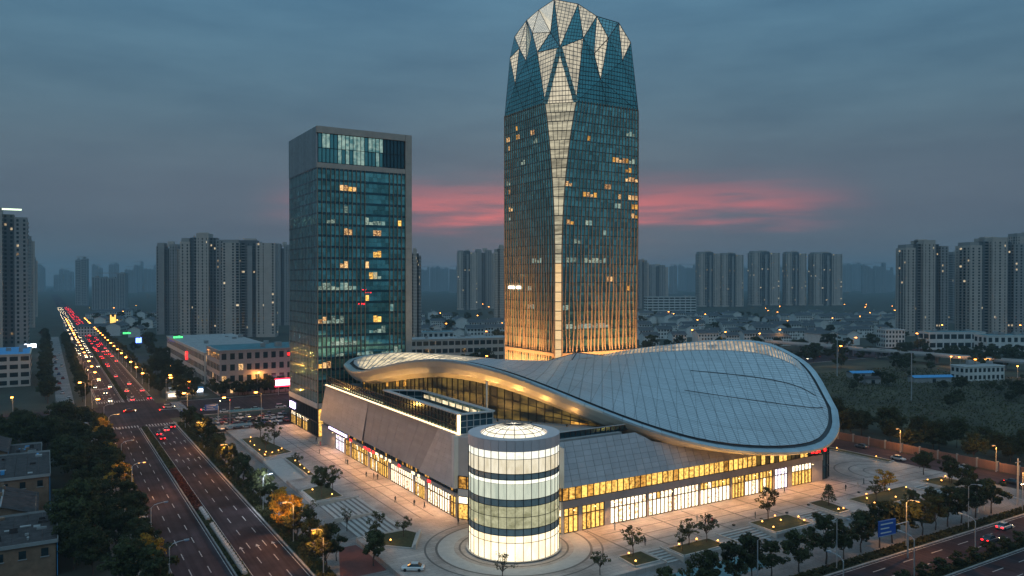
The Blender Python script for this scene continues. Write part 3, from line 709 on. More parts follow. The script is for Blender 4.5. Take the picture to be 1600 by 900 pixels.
# terrace glass wall below the sweep of the roof
gw = [inset(i, 4.4) for i in range(2, NT+1)]
gi = list(range(2, NT+1))
for k in range(len(gw)-1):
    a, b = gw[k], gw[k+1]
    ha, hb = sof(gi[k], 3).z, sof(gi[k+1], 3).z
    if min(ha, hb) < 20.0: 
        if max(ha, hb) < 20.0: continue
        hb = max(hb, 19.6)
    for u in range(2):
        p, q = a.lerp(b, u/2), a.lerp(b, (u+1)/2); h0 = ha+(hb-ha)*u/2; h1 = ha+(hb-ha)*(u+1)/2
        zs = 19.4; 
        for lv in range(3):
            z0a, z1a = zs+(h0-zs)*lv/3, zs+(h0-zs)*(lv+1)/3; z0b, z1b = zs+(h1-zs)*lv/3, zs+(h1-zs)*(lv+1)/3
            m = pick((DIMW, 8), (WARMW, .15), (GOLD, .8)) if lv == 0 else (pick((DIMW, 5), (GOLD, .6)) if gi[k] < 9 else DIMW)
            MB().poly((p.x, p.y, z0a), (q.x, q.y, z0b), (q.x, q.y, z1b), (p.x, p.y, z1a)).build('hall_pane', m, mall)
    fr = MB(); on = Vector((b.y-a.y, a.x-b.x, 0)).normalized()*.15
    for u in range(2):
        p = a.lerp(b, u/2); h0 = ha+(hb-ha)*u/2; fr.bar((p.x+on.x, p.y+on.y, 19.3), (p.x+on.x, p.y+on.y, h0), .16, .3, tuple(on))
    for lv in (1, 2):
        fr.bar((a.x+on.x, a.y+on.y, 19.4+(ha-19.4)*lv/3), (b.x+on.x, b.y+on.y, 19.4+(hb-19.4)*lv/3), .12, .2)
    fr.build('hall_mullion', M['darkm'], mall)
# back of the hall, closing the volume under the roof
hb_ = MB()
for i in range(NT, NL+2):
    a, b = inset(i, 6), inset(i+1, 6); hb_.poly((a.x, a.y, 9.5), (b.x, b.y, 9.5), (b.x, b.y, sof(i+1, 3).z), (a.x, a.y, sof(i, 3).z))
hb_.build('rear_wall', M['conc'], mall)
# terrace parapet rail to the right of the drum
wallrun(mall, (100.2, 146), (124, 146), 19.32, 20.7, 16, lambda i, r: M['dglass'], 'parapet_pane', (1.0,), .14, .16)
MB().bar((100, 145.9, 20.78), (124, 145.9, 20.78), .3, .14).build('parapet_rail', M['cladw'], mall)
MB().tube([(97, 172, 19.3), (97, 172, 30)], .22, 10).build('terrace_mast', M['white'], mall)
# folded hood on the roof ridge
hd = [surf(17.2, .93), surf(19.8, .99), surf(22.2, .93), surf(19.8, .80)]
pkp = surf(19.8, .94)+Vector((0, 0, 2.6))
h_ = MB()
for a, b in zip(hd, hd[1:]+hd[:1]): h_.poly(a, b, pkp)
h_.build('roof_hood', M['roofm'], roofp)
hf = MB()
for a in hd: hf.bar(a, pkp, .35, .35)
hf.build('hood_frame', M['darkm'], roofp)
# lights washing the soffit: lamps on the terrace and podium roofs along the edge of the sweep
for i in range(2, 30, 2):
    p = LOOP[i]+NRM[i]*.6
    base = 19.45
    if p.z < 25.5: continue
    lt = MB().lathe([(0, 0), (.25, 0), (.25, .5), (0, .5)], 8).build('uplight', M['darkm'], mall); lt.matrix_parent_inverse = Matrix(); lt.location = (p.x-140, p.y-200, base)
    lo = light('SPOT', lt, (0, 0, .6), 3400*min(1, ((p.z-4.5-base)/9)**2)+150, (1, .52, .14), shadow_soft_size=.4, spot_size=math.radians(150), spot_blend=.6)
    lo.rotation_euler = (PI, 0, 0)
for i in range(37, NT+4, 2):                # lamps below the low lobe over the shopfronts
    p = LOOP[i]+NRM[i]*4.0
    lt = MB().lathe([(0, 0), (.22, 0), (.22, .3), (0, .3)], 8).build('downlight', M['darkm'], mall); lt.matrix_parent_inverse = Matrix(); lt.location = (p.x-140, p.y-200, roofz(p.x, p.y)-3.6)
    light('POINT', lt, (0, 0, -.35), 120, (1, .55, .18), shadow_soft_size=.3)
# lamps added under the shop fascias to warm and brighten the paving
def added_fascia_lamp(x, y, dx, dy, pw=900, col=(1, .47, .17)):
    lt = MB().box(-.15, .15, -.15, .15, 0, .12).build('added_fascia_lamp', LEDGE, mall); lt.matrix_parent_inverse = Matrix(); lt.location = (x-140, y-200, 5.0)
    light('SPOT', lt, (dx, dy, -.2), pw, col, shadow_soft_size=.5, spot_size=math.radians(156), spot_blend=.5)
for k in range(15): added_fascia_lamp(100+k*5.8, YF-.7, 0, -2.6)
for k in range(16): added_fascia_lamp(XF-.7, 163+k*5.8, -2.6, 0)
for k in range(4): added_fascia_lamp(OX0_-.9, 279+k*7, -1.5, 0)
# added flood lamps at the plaza edge, put in to gild the low roof lip
for x, y in ((134, 123), (143, 122.8), (152, 122.9), (162, 124.5), (172, 124.2), (183, 125), (195, 128), (206, 133)):
    fl = MB().box(-.25, .25, -.25, .25, 0, .35).build('flood_lamp', M['darkm'], mall); fl.matrix_parent_inverse = Matrix(); fl.location = (x-140, y-200, .012)
    lo = light('SPOT', fl, (0, 0,   .5), 8000, (1, .5, .13), spot_size=math.radians(58), spot_blend=.7, shadow_soft_size=.2)
    lo.rotation_euler = Vector((0 if x < 190 else -.2, .62, 1)).to_track_quat('-Z', 'Y').to_euler()
# signs on the mall
PINKS = mat('violet_sign_face', (.9, .8, 1), .5, emit=(.75, .55, 1), es=6)
REDS = mat('red_sign_face', (.9, .05, .03), .5, emit=(1, .012, .015), es=4)
sg = thing('shop_sign', 'glowing violet white shop sign strip on the grey wall by the office tower', 'sign', (XF-.9, 244, 5.4))
MB().box(XF-1.3, XF-.95, 233.5, 252.5, 6.15, 7.15).build('sign_box', M['cladw'], sg)
for k in range(13): MB().box(XF-1.36, XF-1.31, 234+k*1.4, 235+k*1.4, 6.3, 7.0).build('sign_letter', PINKS, sg)
sg = thing('shop_sign', 'red glowing lettering on the glass corner under the roof edge', 'sign', (184, YF-.5, 8))
def glyph(x, z, s, seed, nrm=-1):
    q = MB(); r_ = random.Random(seed)
    for k in range(5):
        if r_.random() < .5: zz = z+r_.choice((0, .5, 1))*s; q.box(x, x+s*.8, YF-.75, YF-.65, zz-.07*s, zz+.09*s)
        else: xx = x+r_.choice((.1, .4, .7))*s; q.box(xx-.07*s, xx+.08*s, YF-.74, YF-.66, z, z+s)
    return q
for k in range(4): glyph(180.6+k*1.7, 8.1, 1.5, 40+k).build('sign_letter', REDS, sg)
MB().box(180.2, 187.2, YF-.62, YF-.52, 7.9, 9.8).build('sign_back', M['darkm'], sg)
for k in range(20):
    y0 = 232-k*3.2
    if rnd.random() < .55: tag(MB().box(XF-.5, XF-.41, y0, y0+rnd.uniform(.8, 2.0), 5.25, 5.9).build('fascia_sign', pick((REDS, 1), (LEDGE, 2))), 'small lit sign on the fascia above the avenue side shopfronts', 'sign', 'fascia signs on the avenue side')

# ------------------------------------------------------------------ glass entrance drum
drum = thing('entrance_drum', 'tall round glass entrance drum glowing white with dark floor bands', 'building', (*DC, 0))
RD = 9.5
DR1 = lit('drum_glass_ground', (1.0, .74, .4), (1.0, .88, .62), 1.4, (.5, .5, .3), True, lo=.25, hi=.6)  # lamplight inside the drum is painted into the panes as their own glow
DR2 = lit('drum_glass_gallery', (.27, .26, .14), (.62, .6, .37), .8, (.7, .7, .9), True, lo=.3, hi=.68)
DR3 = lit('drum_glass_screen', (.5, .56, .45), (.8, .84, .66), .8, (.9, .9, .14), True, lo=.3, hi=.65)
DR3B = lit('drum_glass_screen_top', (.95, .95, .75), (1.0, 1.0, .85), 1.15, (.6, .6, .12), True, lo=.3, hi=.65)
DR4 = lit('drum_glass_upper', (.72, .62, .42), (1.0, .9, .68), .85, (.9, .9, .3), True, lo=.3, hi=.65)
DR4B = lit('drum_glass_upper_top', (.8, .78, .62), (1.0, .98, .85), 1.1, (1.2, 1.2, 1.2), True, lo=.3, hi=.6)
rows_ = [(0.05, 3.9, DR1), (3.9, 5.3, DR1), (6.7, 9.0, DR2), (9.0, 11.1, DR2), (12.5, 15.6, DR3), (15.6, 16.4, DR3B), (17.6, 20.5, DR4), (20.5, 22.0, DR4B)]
ND = 36
pm = {}
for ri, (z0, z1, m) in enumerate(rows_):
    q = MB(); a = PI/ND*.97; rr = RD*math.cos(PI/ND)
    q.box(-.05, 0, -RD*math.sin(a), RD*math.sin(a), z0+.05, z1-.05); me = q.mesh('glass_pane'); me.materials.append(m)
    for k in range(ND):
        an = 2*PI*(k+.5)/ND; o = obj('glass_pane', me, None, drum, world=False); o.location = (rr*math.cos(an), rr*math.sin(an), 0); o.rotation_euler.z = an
mu = MB()
for k in range(ND):
    an = 2*PI*k/ND; c, s = math.cos(an), math.sin(an); mu.bar((c*RD, s*RD, 0), (c*RD, s*RD, 22), .1, .2, (c, s, 0))
for z in (.08, 3.9, 5.3, 6.7, 9.0, 11.1, 12.5, 16.4, 17.6, 20.5): mu.lathe([(RD-.12, z-.05), (RD+.06, z-.05), (RD+.06, z+.05), (RD-.12, z+.05)], ND)
obj('mullions', mu.mesh('mullions'), M['darkm'], drum, kind='stuff', world=False)
for z0, z1 in ((5.35, 6.65), (11.15, 12.45), (16.45, 17.55)):
    q = MB().lathe([(RD-.3, z0), (RD-.02, z0), (RD-.02, z1), (RD-.3, z1)], ND); obj('floor_band', q.mesh('floor_band'), mat('band_glass', (.34, .38, .37), .4, 0, var=.2, scale=.5), drum, world=False)
pq = MB(); a = PI/ND*.975; pq.box(-.3, .12, -RD*math.sin(a), RD*math.sin(a), 22.02, 24.2); me = pq.mesh('parapet_panel')
M['mauve'] = mat('mauve_panel', (.62, .53, .53), .5, 0, var=.08, objrand=.06); me.materials.append(M['mauve'])
for k in range(ND):
    an = 2*PI*(k+.5)/ND; o = obj('parapet_panel', me, None, drum, world=False); o.location = (RD*math.cos(an), RD*math.sin(an), 0); o.rotation_euler.z = an
q = MB().lathe([(7.0, 23.6), (7.0, 24.25), (RD+.1, 24.25)], 72); obj('roof_ring', q.mesh('roof_ring'), M['mauve'], drum, world=False)
q = MB().lathe([(7.0, 23.7), (6.0, 24.7), (4.2, 25.3), (2, 25.6), (0, 25.65)], 36)
DOME = lit('dome_glass', (.75, .66, .46), (1.0, .94, .78), 1.4, (.5, .5, .5), True, lo=.3, hi=.6)
obj('dome', q.mesh('dome'), DOME, drum, world=False)
q = MB()
for k in range(18):
    an = 2*PI*k/18; pts = [(r*math.cos(an), r*math.sin(an), z+.04) for r, z in ((7.0, 23.7), (6.0, 24.7), (4.2, 25.3), (2, 25.6), (0, 25.65))]
    q.tube(pts, .07, 4)
for r, z in ((6.0, 24.7), (4.2, 25.3)):
    q.tube([(r*math.cos(2*PI*k/36), r*math.sin(2*PI*k/36), z+.04) for k in range(37)], .07, 4)
obj('dome_rib', q.mesh('dome_rib'), M['darkm'], drum, world=False)
MB().lathe([(RD+.15, .012), (RD+.5, .3), (RD-.2, .3)], ND, *DC).build('plinth', M['pale'], drum)

# ------------------------------------------------------------------ office tower with flat top
OX0, OX1, OY0, OY1, OH = 83.0, 119.0, 270.0, 306.0, 111.0
off = thing('office_tower', 'slab office tower with flat top, teal glass and pale vertical fins', 'building', (101, 288, 0))
MB().box(OX0+.4, OX1-.4, OY0+.4, OY1-.4, 0, OH-1.2).build('core', M['conc'], off)
def panesheet(parent, p0, p1, z0, z1, nx, nz, m, tilt=.006, gap=.06, skip=None, name='glass_panes'):
    a = Vector((*p0, 0)); b = Vector((*p1, 0)); d = (b-a); wd = d.length/nx; d.normalize(); on = Vector((d.y, -d.x, 0)); q = MB(); hz = (z1-z0)/nz
    for i in range(nx):
        for k in range(nz):
            if skip and skip(i, k): continue
            t1, t2 = rnd.gauss(0, tilt)*wd, rnd.gauss(0, tilt)*hz
            P = a+d*(i*wd+gap/2); Q = a+d*((i+1)*wd-gap/2); za, zb = z0+k*hz+gap/2, z0+(k+1)*hz-gap/2
            q.poly(P-on*t1+Vector((0, 0, za)), Q+on*t1+Vector((0, 0, za)), Q+on*(t1+t2)+Vector((0, 0, zb)), P+on*(t2-t1)+Vector((0, 0, zb)))
    return q.build(name, m, parent, kind='stuff')
FH = 4.0; Z0O = 12.0; NF = 21; ZT = Z0O+NF*FH    # 96
panesheet(off, (OX0, OY0), (OX1-2.2, OY0), Z0O, ZT, 21, NF*2, M['tglass'])
panesheet(off, (OX0, OY1), (OX0, OY0), Z0O, ZT, 19, NF*2, M['tglass'])
panesheet(off, (OX1, OY0), (OX1, OY1), Z0O, ZT, 19, NF, M['tglass'])
for k in range(NF+1):
    z = Z0O+k*FH
    MB().box(OX0-.02, OX1-2.25, OY0-.12, OY0+.2, z-.42, z+.42).build('spandrel', M['dglass'], off)
    MB().box(OX0-.1, OX0+.2, OY0+.25, OY1, z-.3, z+.3).build('spandrel', M['dglass'], off)
for i in range(22):
    x = OX0+i*33.8/21
    if 11 < i < 17: continue
    MB().box(x-.11, x+.11, OY0-.5, OY0-.05, 6 if i < 12 else 20, ZT+.2).build('fin', M['bronze'], off)
for i in range(20):
    y = OY0+i*36/19
    MB().box(OX0-.22, OX0-.04, y-.07, y+.07, 12, ZT+.2).build('fin', M['fin'], off)
for z in range(28): MB().box(OX1-2.2, OX1+.3, OY0-.55, OY0+2, z*4+.02, z*4+3.98 if z < 27 else OH-.02).build('stone_panel', M['stone'], off)
# crown: stone frame with a recessed two storey glazed box
MB().box(OX0-.3, OX1-2.25, OY0-.4, OY0+.4, OH-2.3, OH).build('crown_beam', M['stone'], off)
MB().box(OX0-.3, OX1-2.25, OY0-.4, OY0+.4, ZT+.25, ZT+2.0).build('crown_beam', M['stone'], off)
MB().box(OX0-.3, OX0+.3, OY0+.42, OY1, ZT+.25, OH-.02).build('crown_side', M['clad'], off)
for k in range(18): MB().box(OX0-.36, OX0-.31, OY0+.5+k*1.98, OY0+2.3+k*1.98, ZT+.4, OH-.2).build('crown_panel', mat('crown_side_panel', (.24, .26, .27), .35, .4, objrand=.12), off)
MB().box(OX1-.3, OX1+.3, OY0+2.05, OY1, 0, OH-.02).build('side_wall', M['stone'], off)
MB().box(OX0+.3, OX1-.3, OY1-.3, OY1+.2, 0, OH-.02).build('rear_wall', M['stone'], off)
MB().box(OX0+.5, OX1-.5, OY0+.5, OY1-.5, OH-1.15, OH-.9).build('roof_deck', M['conc'], off)
PALEW = lit('pale_office_window', (.05, .16, .17), (.32, .46, .4), .8, (.5, .5, .7))
wallrun(off, (OX0+.4, OY0+.38), (OX0+25, OY0+.38), 98.2, 108.6, 17, lambda i, r: pick((PALEW, 5), (M['tglass'], 2)) if r == 1 else pick((M['tglass'], 5), (PALEW, 1)), 'crown_pane', (.5, .5), .16, .3)
wallrun(off, (OX0+25.1, OY0+.38), (OX1-2.4, OY0+.38), 98.2, 108.6, 6, lambda i, r: M['dglass'], 'crown_pane', (.5, .5), .16, .3)
# lit rooms, each a window of its own
def litwin(parent, x, z, wd, h, m, y=OY0-.02, name='lit_window'):
    return MB().box(x, x+wd, y-.04, y+.02, z, z+h).build(name, m, parent)
bw = 33.8/21
def offpx(px, py):                           # pixel on the south face -> bay, floor
    X = (px-800)/FPX; x = (OY0*RT[1]*-1 and 0)
    # solve for x on y = OY0
    x = (X*OY0*FW[1]-OY0*RT[1])/(RT[0]-X*FW[0]); Z = x*FW[0]+OY0*FW[1]
    return x, zat(py, Z)
lits = [(541, 250, 3, 'w'), (543, 287, 4, 'w'), (520, 336, 2, 'c'), (586, 340, 5, 'c'), (625, 342, 1, 'w'), (545, 357, 2, 'w'), (588, 357, 2, 'w'), (587, 390, 2, 'w'), (535, 406, 2, 'w'), (575, 406, 1, 'w'), (586, 423, 2, 'w'), (538, 440, 6, 'c'), (592, 438, 2, 'c'), (505, 440, 3, 'c'), (520, 453, 2, 'c'), (500, 492, 2, 'w'), (590, 490, 2, 'w'), (520, 507, 5, 'c'), (590, 506, 4, 'c'), (540, 524, 6, 'c'), (570, 541, 4, 'c'), (528, 543, 2, 'c'), (617, 540, 3, 'c'), (508, 566, 3, 'w'), (540, 320, 1, 'c'), (575, 470, 1, 'w'), (600, 555, 2, 'c'), (530, 490, 1, 'c'), (610, 472, 1, 'c')]
for px, py, n_, c in lits:
    x, z = offpx(px, py); i = int((x-OX0)/bw-n_/2+.5); f = int((z-Z0O)/FH)
    for q in range(n_):
        litwin(off, OX0+(i+q)*bw+.1, Z0O+f*FH+.5, bw-.2, rnd.choice((1.5, 2.0, 2.4)) if c == 'w' else rnd.choice((2.6, 1.4, 1.0)), pick((WARMW, 3), (SHOPY, 1)) if c == 'w' else pick((COOLW, 3), (PALEW, 1)))
RED_REFL = mat('red_reflection', (1, .05, .05), .4, emit=(1, .01, .02), es=3)  # red reflections in the office panes, painted as glowing strokes
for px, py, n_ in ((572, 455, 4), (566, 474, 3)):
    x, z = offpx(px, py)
    for q in range(n_): litwin(off, x-1.5+q*1.0, z-.6+rnd.uniform(-.2, .4), rnd.uniform(.3, .8), rnd.uniform(.5, 1.3), RED_REFL, name='red_reflection_stroke')
# ground storeys
MB().box(OX0-.35, OX1-2.25, OY0-.35, OY0-.1, 10.2, 12).build('belt_course', M['cladw'], off)
MB().box(OX0-.5, OX0-.1, OY0-.1, OY1, 10.2, 12).build('belt_course', M['cladw'], off)
wallrun(off, (OX0-.05, OY1-.2), (OX0-.05, OY0+12), 0.1, 5, 12, lambda i, r: pick((SHOPW, 3), (SHOPY, 1)) if i % 4 else M['dglass'], 'shop_window', (.68, .32), .2, .3)
wallrun(off, (OX0-.05, OY1-.2), (OX0-.05, OY0+.2), 5.2, 10, 18, lambda i, r: M['dglass'], 'window_pane', (1.0,), .2, .3)
wallrun(off, (OX0-.05, OY0+11.8), (OX0-.05, OY0+.2), 0.1, 5, 6, lambda i, r: M['dglass'], 'shop_window', (1.0,), .2, .3)
wallrun(off, (OX0+.1, OY0-.04), (OX0+16, OY0-.04), 0.1, 10, 8, lambda i, r: M['dglass'] if rnd.random() < .8 else SHOPY, 'window_pane', (.5, .5), .2, .3)
MB().box(OX0-.75, OX0-.55, OY1-9, OY1-2, 6.2, 8.6).build('sign_box', PINKS, off)
for k in range(12):                          # rooftop clutter
    x, y = rnd.uniform(OX0+1, OX1-2), rnd.uniform(OY0+1, OY1-2)
    MB().box(x, x+rnd.uniform(.6, 2.5), y, y+rnd.uniform(.6, 2.5), OH-.9, OH+rnd.uniform(.3, 1.2)).build('roof_unit', M['conc'], off)
MB().tube([(OX0+9, OY0+8, OH-.9), (OX0+9, OY0+8, OH+1.6)], .6, 10).build('roof_vent', M['steel'], off)

# ------------------------------------------------------------------ tall bud shaped tower
tw = thing('faceted_tower', 'tall bud shaped glass tower with a faceted glowing crown and golden base', 'building', (210, 293, 0))
TX0, TX1, TY0, TY1 = 187.0, 233.0, 270.0, 316.0
ZB, ZS = 14.0, 133.0                         # base and shoulder
def bulge(z): return -1.3+1.3*min(1, max(0, (z-20)/70))   # faces lean out slightly with height
def cham(z): return 2.0+7.5*max(0, (z-60)/(ZS-60))**2.2
def ring(z):
    b, c = bulge(z), cham(z); x0, x1, y0, y1 = TX0, TX1+b, TY0, TY1+b; e = 1.6
    return [(x0+c, y0), (x1-e, y0), (x1, y0+e), (x1, y1-c), (x1-c, y1), (x0+e, y1), (x0, y1-e), (x0, y0+c)]
NFT = 29; FT = (ZS-ZB)/NFT
zr = [ZB+k*FT for k in range(NFT+1)]
STRIP = lit('corner_strip_glow', (.3, .26, .17), (.9, .8, .54), .58, (.12, .12, .8), lo=.35, hi=.66)
STRIPG = lit('corner_strip_gold', (.8, .5, .22), (1.0, .68, .34), .85, (.12, .12, .8), lo=.3, hi=.68)
TW = M['tglass']
bays = 21
for side in range(4):
    q = MB()
    for k in range(NFT):
        A, B = ring(zr[k]), ring(zr[k+1]); a0, a1 = Vector((*A[side*2], zr[k])), Vector((*A[side*2+1], zr[k])); b0, b1 = Vector((*B[side*2], zr[k+1])), Vector((*B[side*2+1], zr[k+1]))
        on = Vector((a1.y-a0.y, a0.x-a1.x, 0)).normalized()
        for i in range(bays):
            for (u0, u1) in ((0, .62), (.64, .99)):
                j1, j2 = rnd.gauss(0, .008), rnd.gauss(0, .012)
                lo0, lo1 = a0.lerp(a1, (i+.03)/bays), a0.lerp(a1, (i+.97)/bays); hi0, hi1 = b0.lerp(b1, (i+.03)/bays), b0.lerp(b1, (i+.97)/bays)
                q.poly(lo0.lerp(hi0, u0)-on*j1, lo1.lerp(hi1, u0)+on*j1, lo1.lerp(hi1, u1)+on*(j1+j2), lo0.lerp(hi0, u1)+on*(j2-j1))
    q.build('glass_panes', TW, tw, kind='stuff')
    bk = MB()
    A, B = ring(ZB), ring(ZS)
    for k in range(NFT):
        A, B = ring(zr[k]), ring(zr[k+1]); P = [Vector((*A[side*2], zr[k])), Vector((*A[side*2+1], zr[k])), Vector((*B[side*2+1], zr[k+1])), Vector((*B[side*2], zr[k+1]))]
        on = Vector((P[1].y-P[0].y, P[0].x-P[1].x, 0)).normalized(); bk.poly(*[p-on*.12 for p in P])
    bk.build('backing_wall', M['darkm'], tw)
    for k in range(NFT):
        A = ring(zr[k]); a, b = Vector((*A[side*2], zr[k])), Vector((*A[side*2+1], zr[k])); on = Vector((b.y-a.y, a.x-b.x, 0)).normalized()
        MB().bar(a+on*.06, b+on*.06, .3, .34, (0, 0, 1)).build('spandrel', M['dglass'], tw)
    # wavy fins that crowd toward the golden base
    for i in range(bays+1):
        pts = []; ph = rnd.uniform(0, 6.3); am = rnd.uniform(.25, .6)
        for k in range(0, 26):
            z = ZB+(ZS+1-ZB)*k/25; A = ring(z); a, b = Vector((*A[side*2], z)), Vector((*A[side*2+1], z)); on = Vector((b.y-a.y, a.x-b.x, 0)).normalized()
            ln = (b-a).length; wob = am*math.sin(z*.16+ph)*max(0, min(1, (95-z)/60)); u = min(max(i/bays+wob/ln, .004), .996)
            pts.append(a.lerp(b, u)+on*.3)
        fq = MB(); i0 = 0
        d = (b-a).normalized()
        for p in pts: 
            kq = max(0, min(1, (92-p.z)/60)); hw = .09+.17*kq; on_ = on*(.1+.2*kq)
            fq.v += [tuple(p-d*hw-on*.3), tuple(p-d*hw+on_-on*.1), tuple(p+d*hw+on_-on*.1), tuple(p+d*hw-on*.3)]
        for k in range(len(pts)-1):
            for e in range(4): fq.f.append((k*4+e, k*4+(e+1) % 4, k*4+4+(e+1) % 4, k*4+4+e))
        fq.build('fin', M['bronze'], tw)
    # corner strip of lit panels
    for k in range(NFT):
        A, B = ring(zr[k]), ring(zr[k+1]); i1, i2 = side*2+1, (side*2+2) % 8
        P = [Vector((*A[i1], zr[k]+.12)), Vector((*A[i2], zr[k]+.12)), Vector((*B[i2], zr[k+1]-.12)), Vector((*B[i1], zr[k+1]-.12))]
        MB().poly(*P).build('corner_panel', STRIP if k > 11 else STRIPG, tw)
        nb = max(1, int((P[2]-P[3]).length/1.9)); on = Vector((P[1].y-P[0].y, P[0].x-P[1].x, 0)).normalized()*.08
        fr = MB()
        for u in range(nb+1): fr.bar(P[0].lerp(P[1], u/nb)+on, P[3].lerp(P[2], u/nb)+on, .16, .16)
        fr.bar(P[0]+on-Vector((0, 0, .1)), P[1]+on-Vector((0, 0, .1)), .2, .34)
        fr.build('corner_frame', M['darkm'] if k > 11 else M['bronze'], tw)
# open golden arcade storeys at the foot
for side in range(4):
    A = ring(ZB); a, b = Vector((*A[side*2], 0)), Vector((*A[side*2+1], 0))
    wallrun(tw, a[:2], b[:2], .1, ZB-2, 14, lambda i, r: pick((GOLD, 2), (SHOPY, 1), (M['dglass'], 2)), 'window_pane', (.5, .5), .3, .4, M['bronze'])
    on = Vector((b.y-a.y, a.x-b.x, 0)).normalized()
    MB().bar(a+on*.1+Vector((0, 0, ZB-1)), b+on*.1+Vector((0, 0, ZB-1)), .9, 1.9).build('belt_course', M['bronze'], tw)
    MB().bar(a+on*.35+Vector((0, 0, ZB+10)), b+on*.35+Vector((0, 0, ZB+10)), .5, 1.4).build('belt_course', M['bronze'], tw)
MB().prism([(p[0]+(210-p[0])*.02, p[1]+(293-p[1])*.02) for p in ring(ZB)], 0, ZB).build('base_core', M['conc'], tw)
# lit rooms on the two main faces
def twin(side, u, k, m, part=1.0):
    A, B = ring(zr[k]), ring(zr[k+1]); a0, a1 = Vector((*A[side*2], zr[k])), Vector((*A[side*2+1], zr[k])); b0, b1 = Vector((*B[side*2], zr[k+1])), Vector((*B[side*2+1], zr[k+1]))
    on = Vector((a1.y-a0.y, a0.x-a1.x, 0)).normalized()*.05
    lo0, lo1, hi0, hi1 = a0.lerp(a1, (u+.12)/bays), a0.lerp(a1, (u+.88)/bays), b0.lerp(b1, (u+.12)/bays), b0.lerp(b1, (u+.88)/bays)
    MB().poly(lo0.lerp(hi0, .12)+on, lo1.lerp(hi1, .12)+on, lo1.lerp(hi1, .12+.5*part)+on, lo0.lerp(hi0, .12+.5*part)+on).build('lit_window', m, tw)
def run(side, px, py, n_, m):
    Zq = 335 if side == 0 else 350; z = zat(py, Zq); k = int((z-ZB)/FT)
    if not 0 <= k < NFT: return
    A = ring(zr[k])
    best = min(range(bays), key=lambda u: abs(800+FPX*((lambda v: (v.x*RT[0]+v.y*RT[1])/(v.x*FW[0]+v.y*FW[1]))(Vector((*A[side*2], 0)).lerp(Vector((*A[side*2+1], 0)), (u+.5)/bays)))-px))
    for q in range(n_): 
        u = best-n_//2+q
        if 0 <= u < bays: twin(side, u, k, m(), rnd.choice((1, 1, .6)))
ww = lambda: pick((WARMW, 3), (GOLD, 1)); cw = lambda: pick((COOLW, 3), (PALEW, 1))
for px, py, n_, c in ((970, 242, 5, ww), (990, 243, 2, cw), (986, 255, 2, ww), (990, 272, 3, ww), (978, 270, 1, ww), (918, 215, 1, ww), (893, 281, 2, ww), (950, 283, 2, ww), (925, 298, 4, ww), (990, 297, 3, ww), (970, 298, 1, ww), (966, 318, 2, cw), (992, 320, 3, ww), (992, 335, 2, ww), (892, 347, 2, ww), (925, 347, 2, cw), (905, 378, 2, cw), (925, 411, 4, cw), (893, 410, 3, cw), (945, 411, 2, cw), (953, 428, 2, ww), (984, 453, 1, ww), (887, 475, 2, cw), (985, 196, 3, cw), (952, 130, 2, cw), (945, 365, 1, cw), (930, 512, 8, cw), (900, 512, 5, cw)):
    run(0, px, py, n_, c)
for px, py, n_, c in ((807, 190, 1, ww), (795, 212, 2, ww), (813, 215, 2, ww), (836, 210, 2, ww), (797, 225, 1, ww), (840, 225, 2, cw), (818, 245, 2, cw), (797, 280, 2, cw), (795, 297, 1, ww), (799, 326, 2, ww), (797, 342, 1, cw), (842, 412, 4, cw), (830, 455, 2, cw), (830, 478, 3, cw), (835, 540, 2, cw)):
    run(3, px, py, n_, c)
for px in (799, 803, 811): 
    Zq = 352; v = at(px, Zq); MB().box(TX0-.75, TX0-.6, 270+(px-787)*-.1+44-(px-790)*.6, 271+44-(px-790)*.6, zat(449, Zq)-.6, zat(449, Zq)+.5).build('white_lamp', mat('flood_face', (1, 1, 1), emit=(1, .85, .7), es=9, sampling=False), tw)
# crown facets: points found on the leaning faces, hidden sides by half-turn symmetry
def lean(z): 
    t = max(0, z-ZS)/52.0; return 1.0*t+19.5*t**2.6
def cpt(px, py, face):
    lo, hi = 250.0, 420.0
    for _ in range(60):
        Z = (lo+hi)/2; p = at(px, Z); z = zat(py, Z); p.z = z
        v = (p.y-TY0 if face == 'S' else p.x-TX0)-lean(z)
        if v > 0: hi = Z
        else: lo = Z
    return p
K = {n_: cpt(*v) for n_, v in dict(s1=(853, 142, 'W'), s2=(898, 140, 'S'), P=(875, 75, 'S'), Q=(911, 61, 'S'), R=(839.5, 83, 'W'), T=(860, 52, 'W'), A=(866, 1, 'S'), B=(903, 8, 'S'), C=(932, 27, 'S'), C2=(966, 37, 'S'), S=(950, 61, 'S'), D=(985, 68, 'S'), U=(928, 85, 'S'), E=(938, 125, 'S'), V=(972, 96, 'S'), L1=(842, 17, 'W'), L2=(823, 33, 'W'), L3=(804, 59, 'W'), w1=(831.6, 53, 'W'), w2=(811.5, 77, 'W'), w3=(822, 97, 'W'), w4=(829, 125, 'W'), w5=(805, 132, 'W'), w6=(797, 92, 'W')).items()}
Sr = ring(ZS)
K['s2'] = Vector((*Sr[0], ZS)); K['s1'] = Vector((*Sr[7], ZS)); K['G'] = Vector((*Sr[1], ZS)); K['H'] = Vector((*Sr[6], ZS))
K['P'] = Vector((190.6, 273.6, 156.6))
K['m'] = (K['s2']+K['G'])/2; K['n'] = (K['s1']+K['H'])/2
CRW = lit('crown_cream_panel', (.34, .3, .22), (.8, .7, .5), .85, (.3, .3, .22), lo=.25, hi=.7)
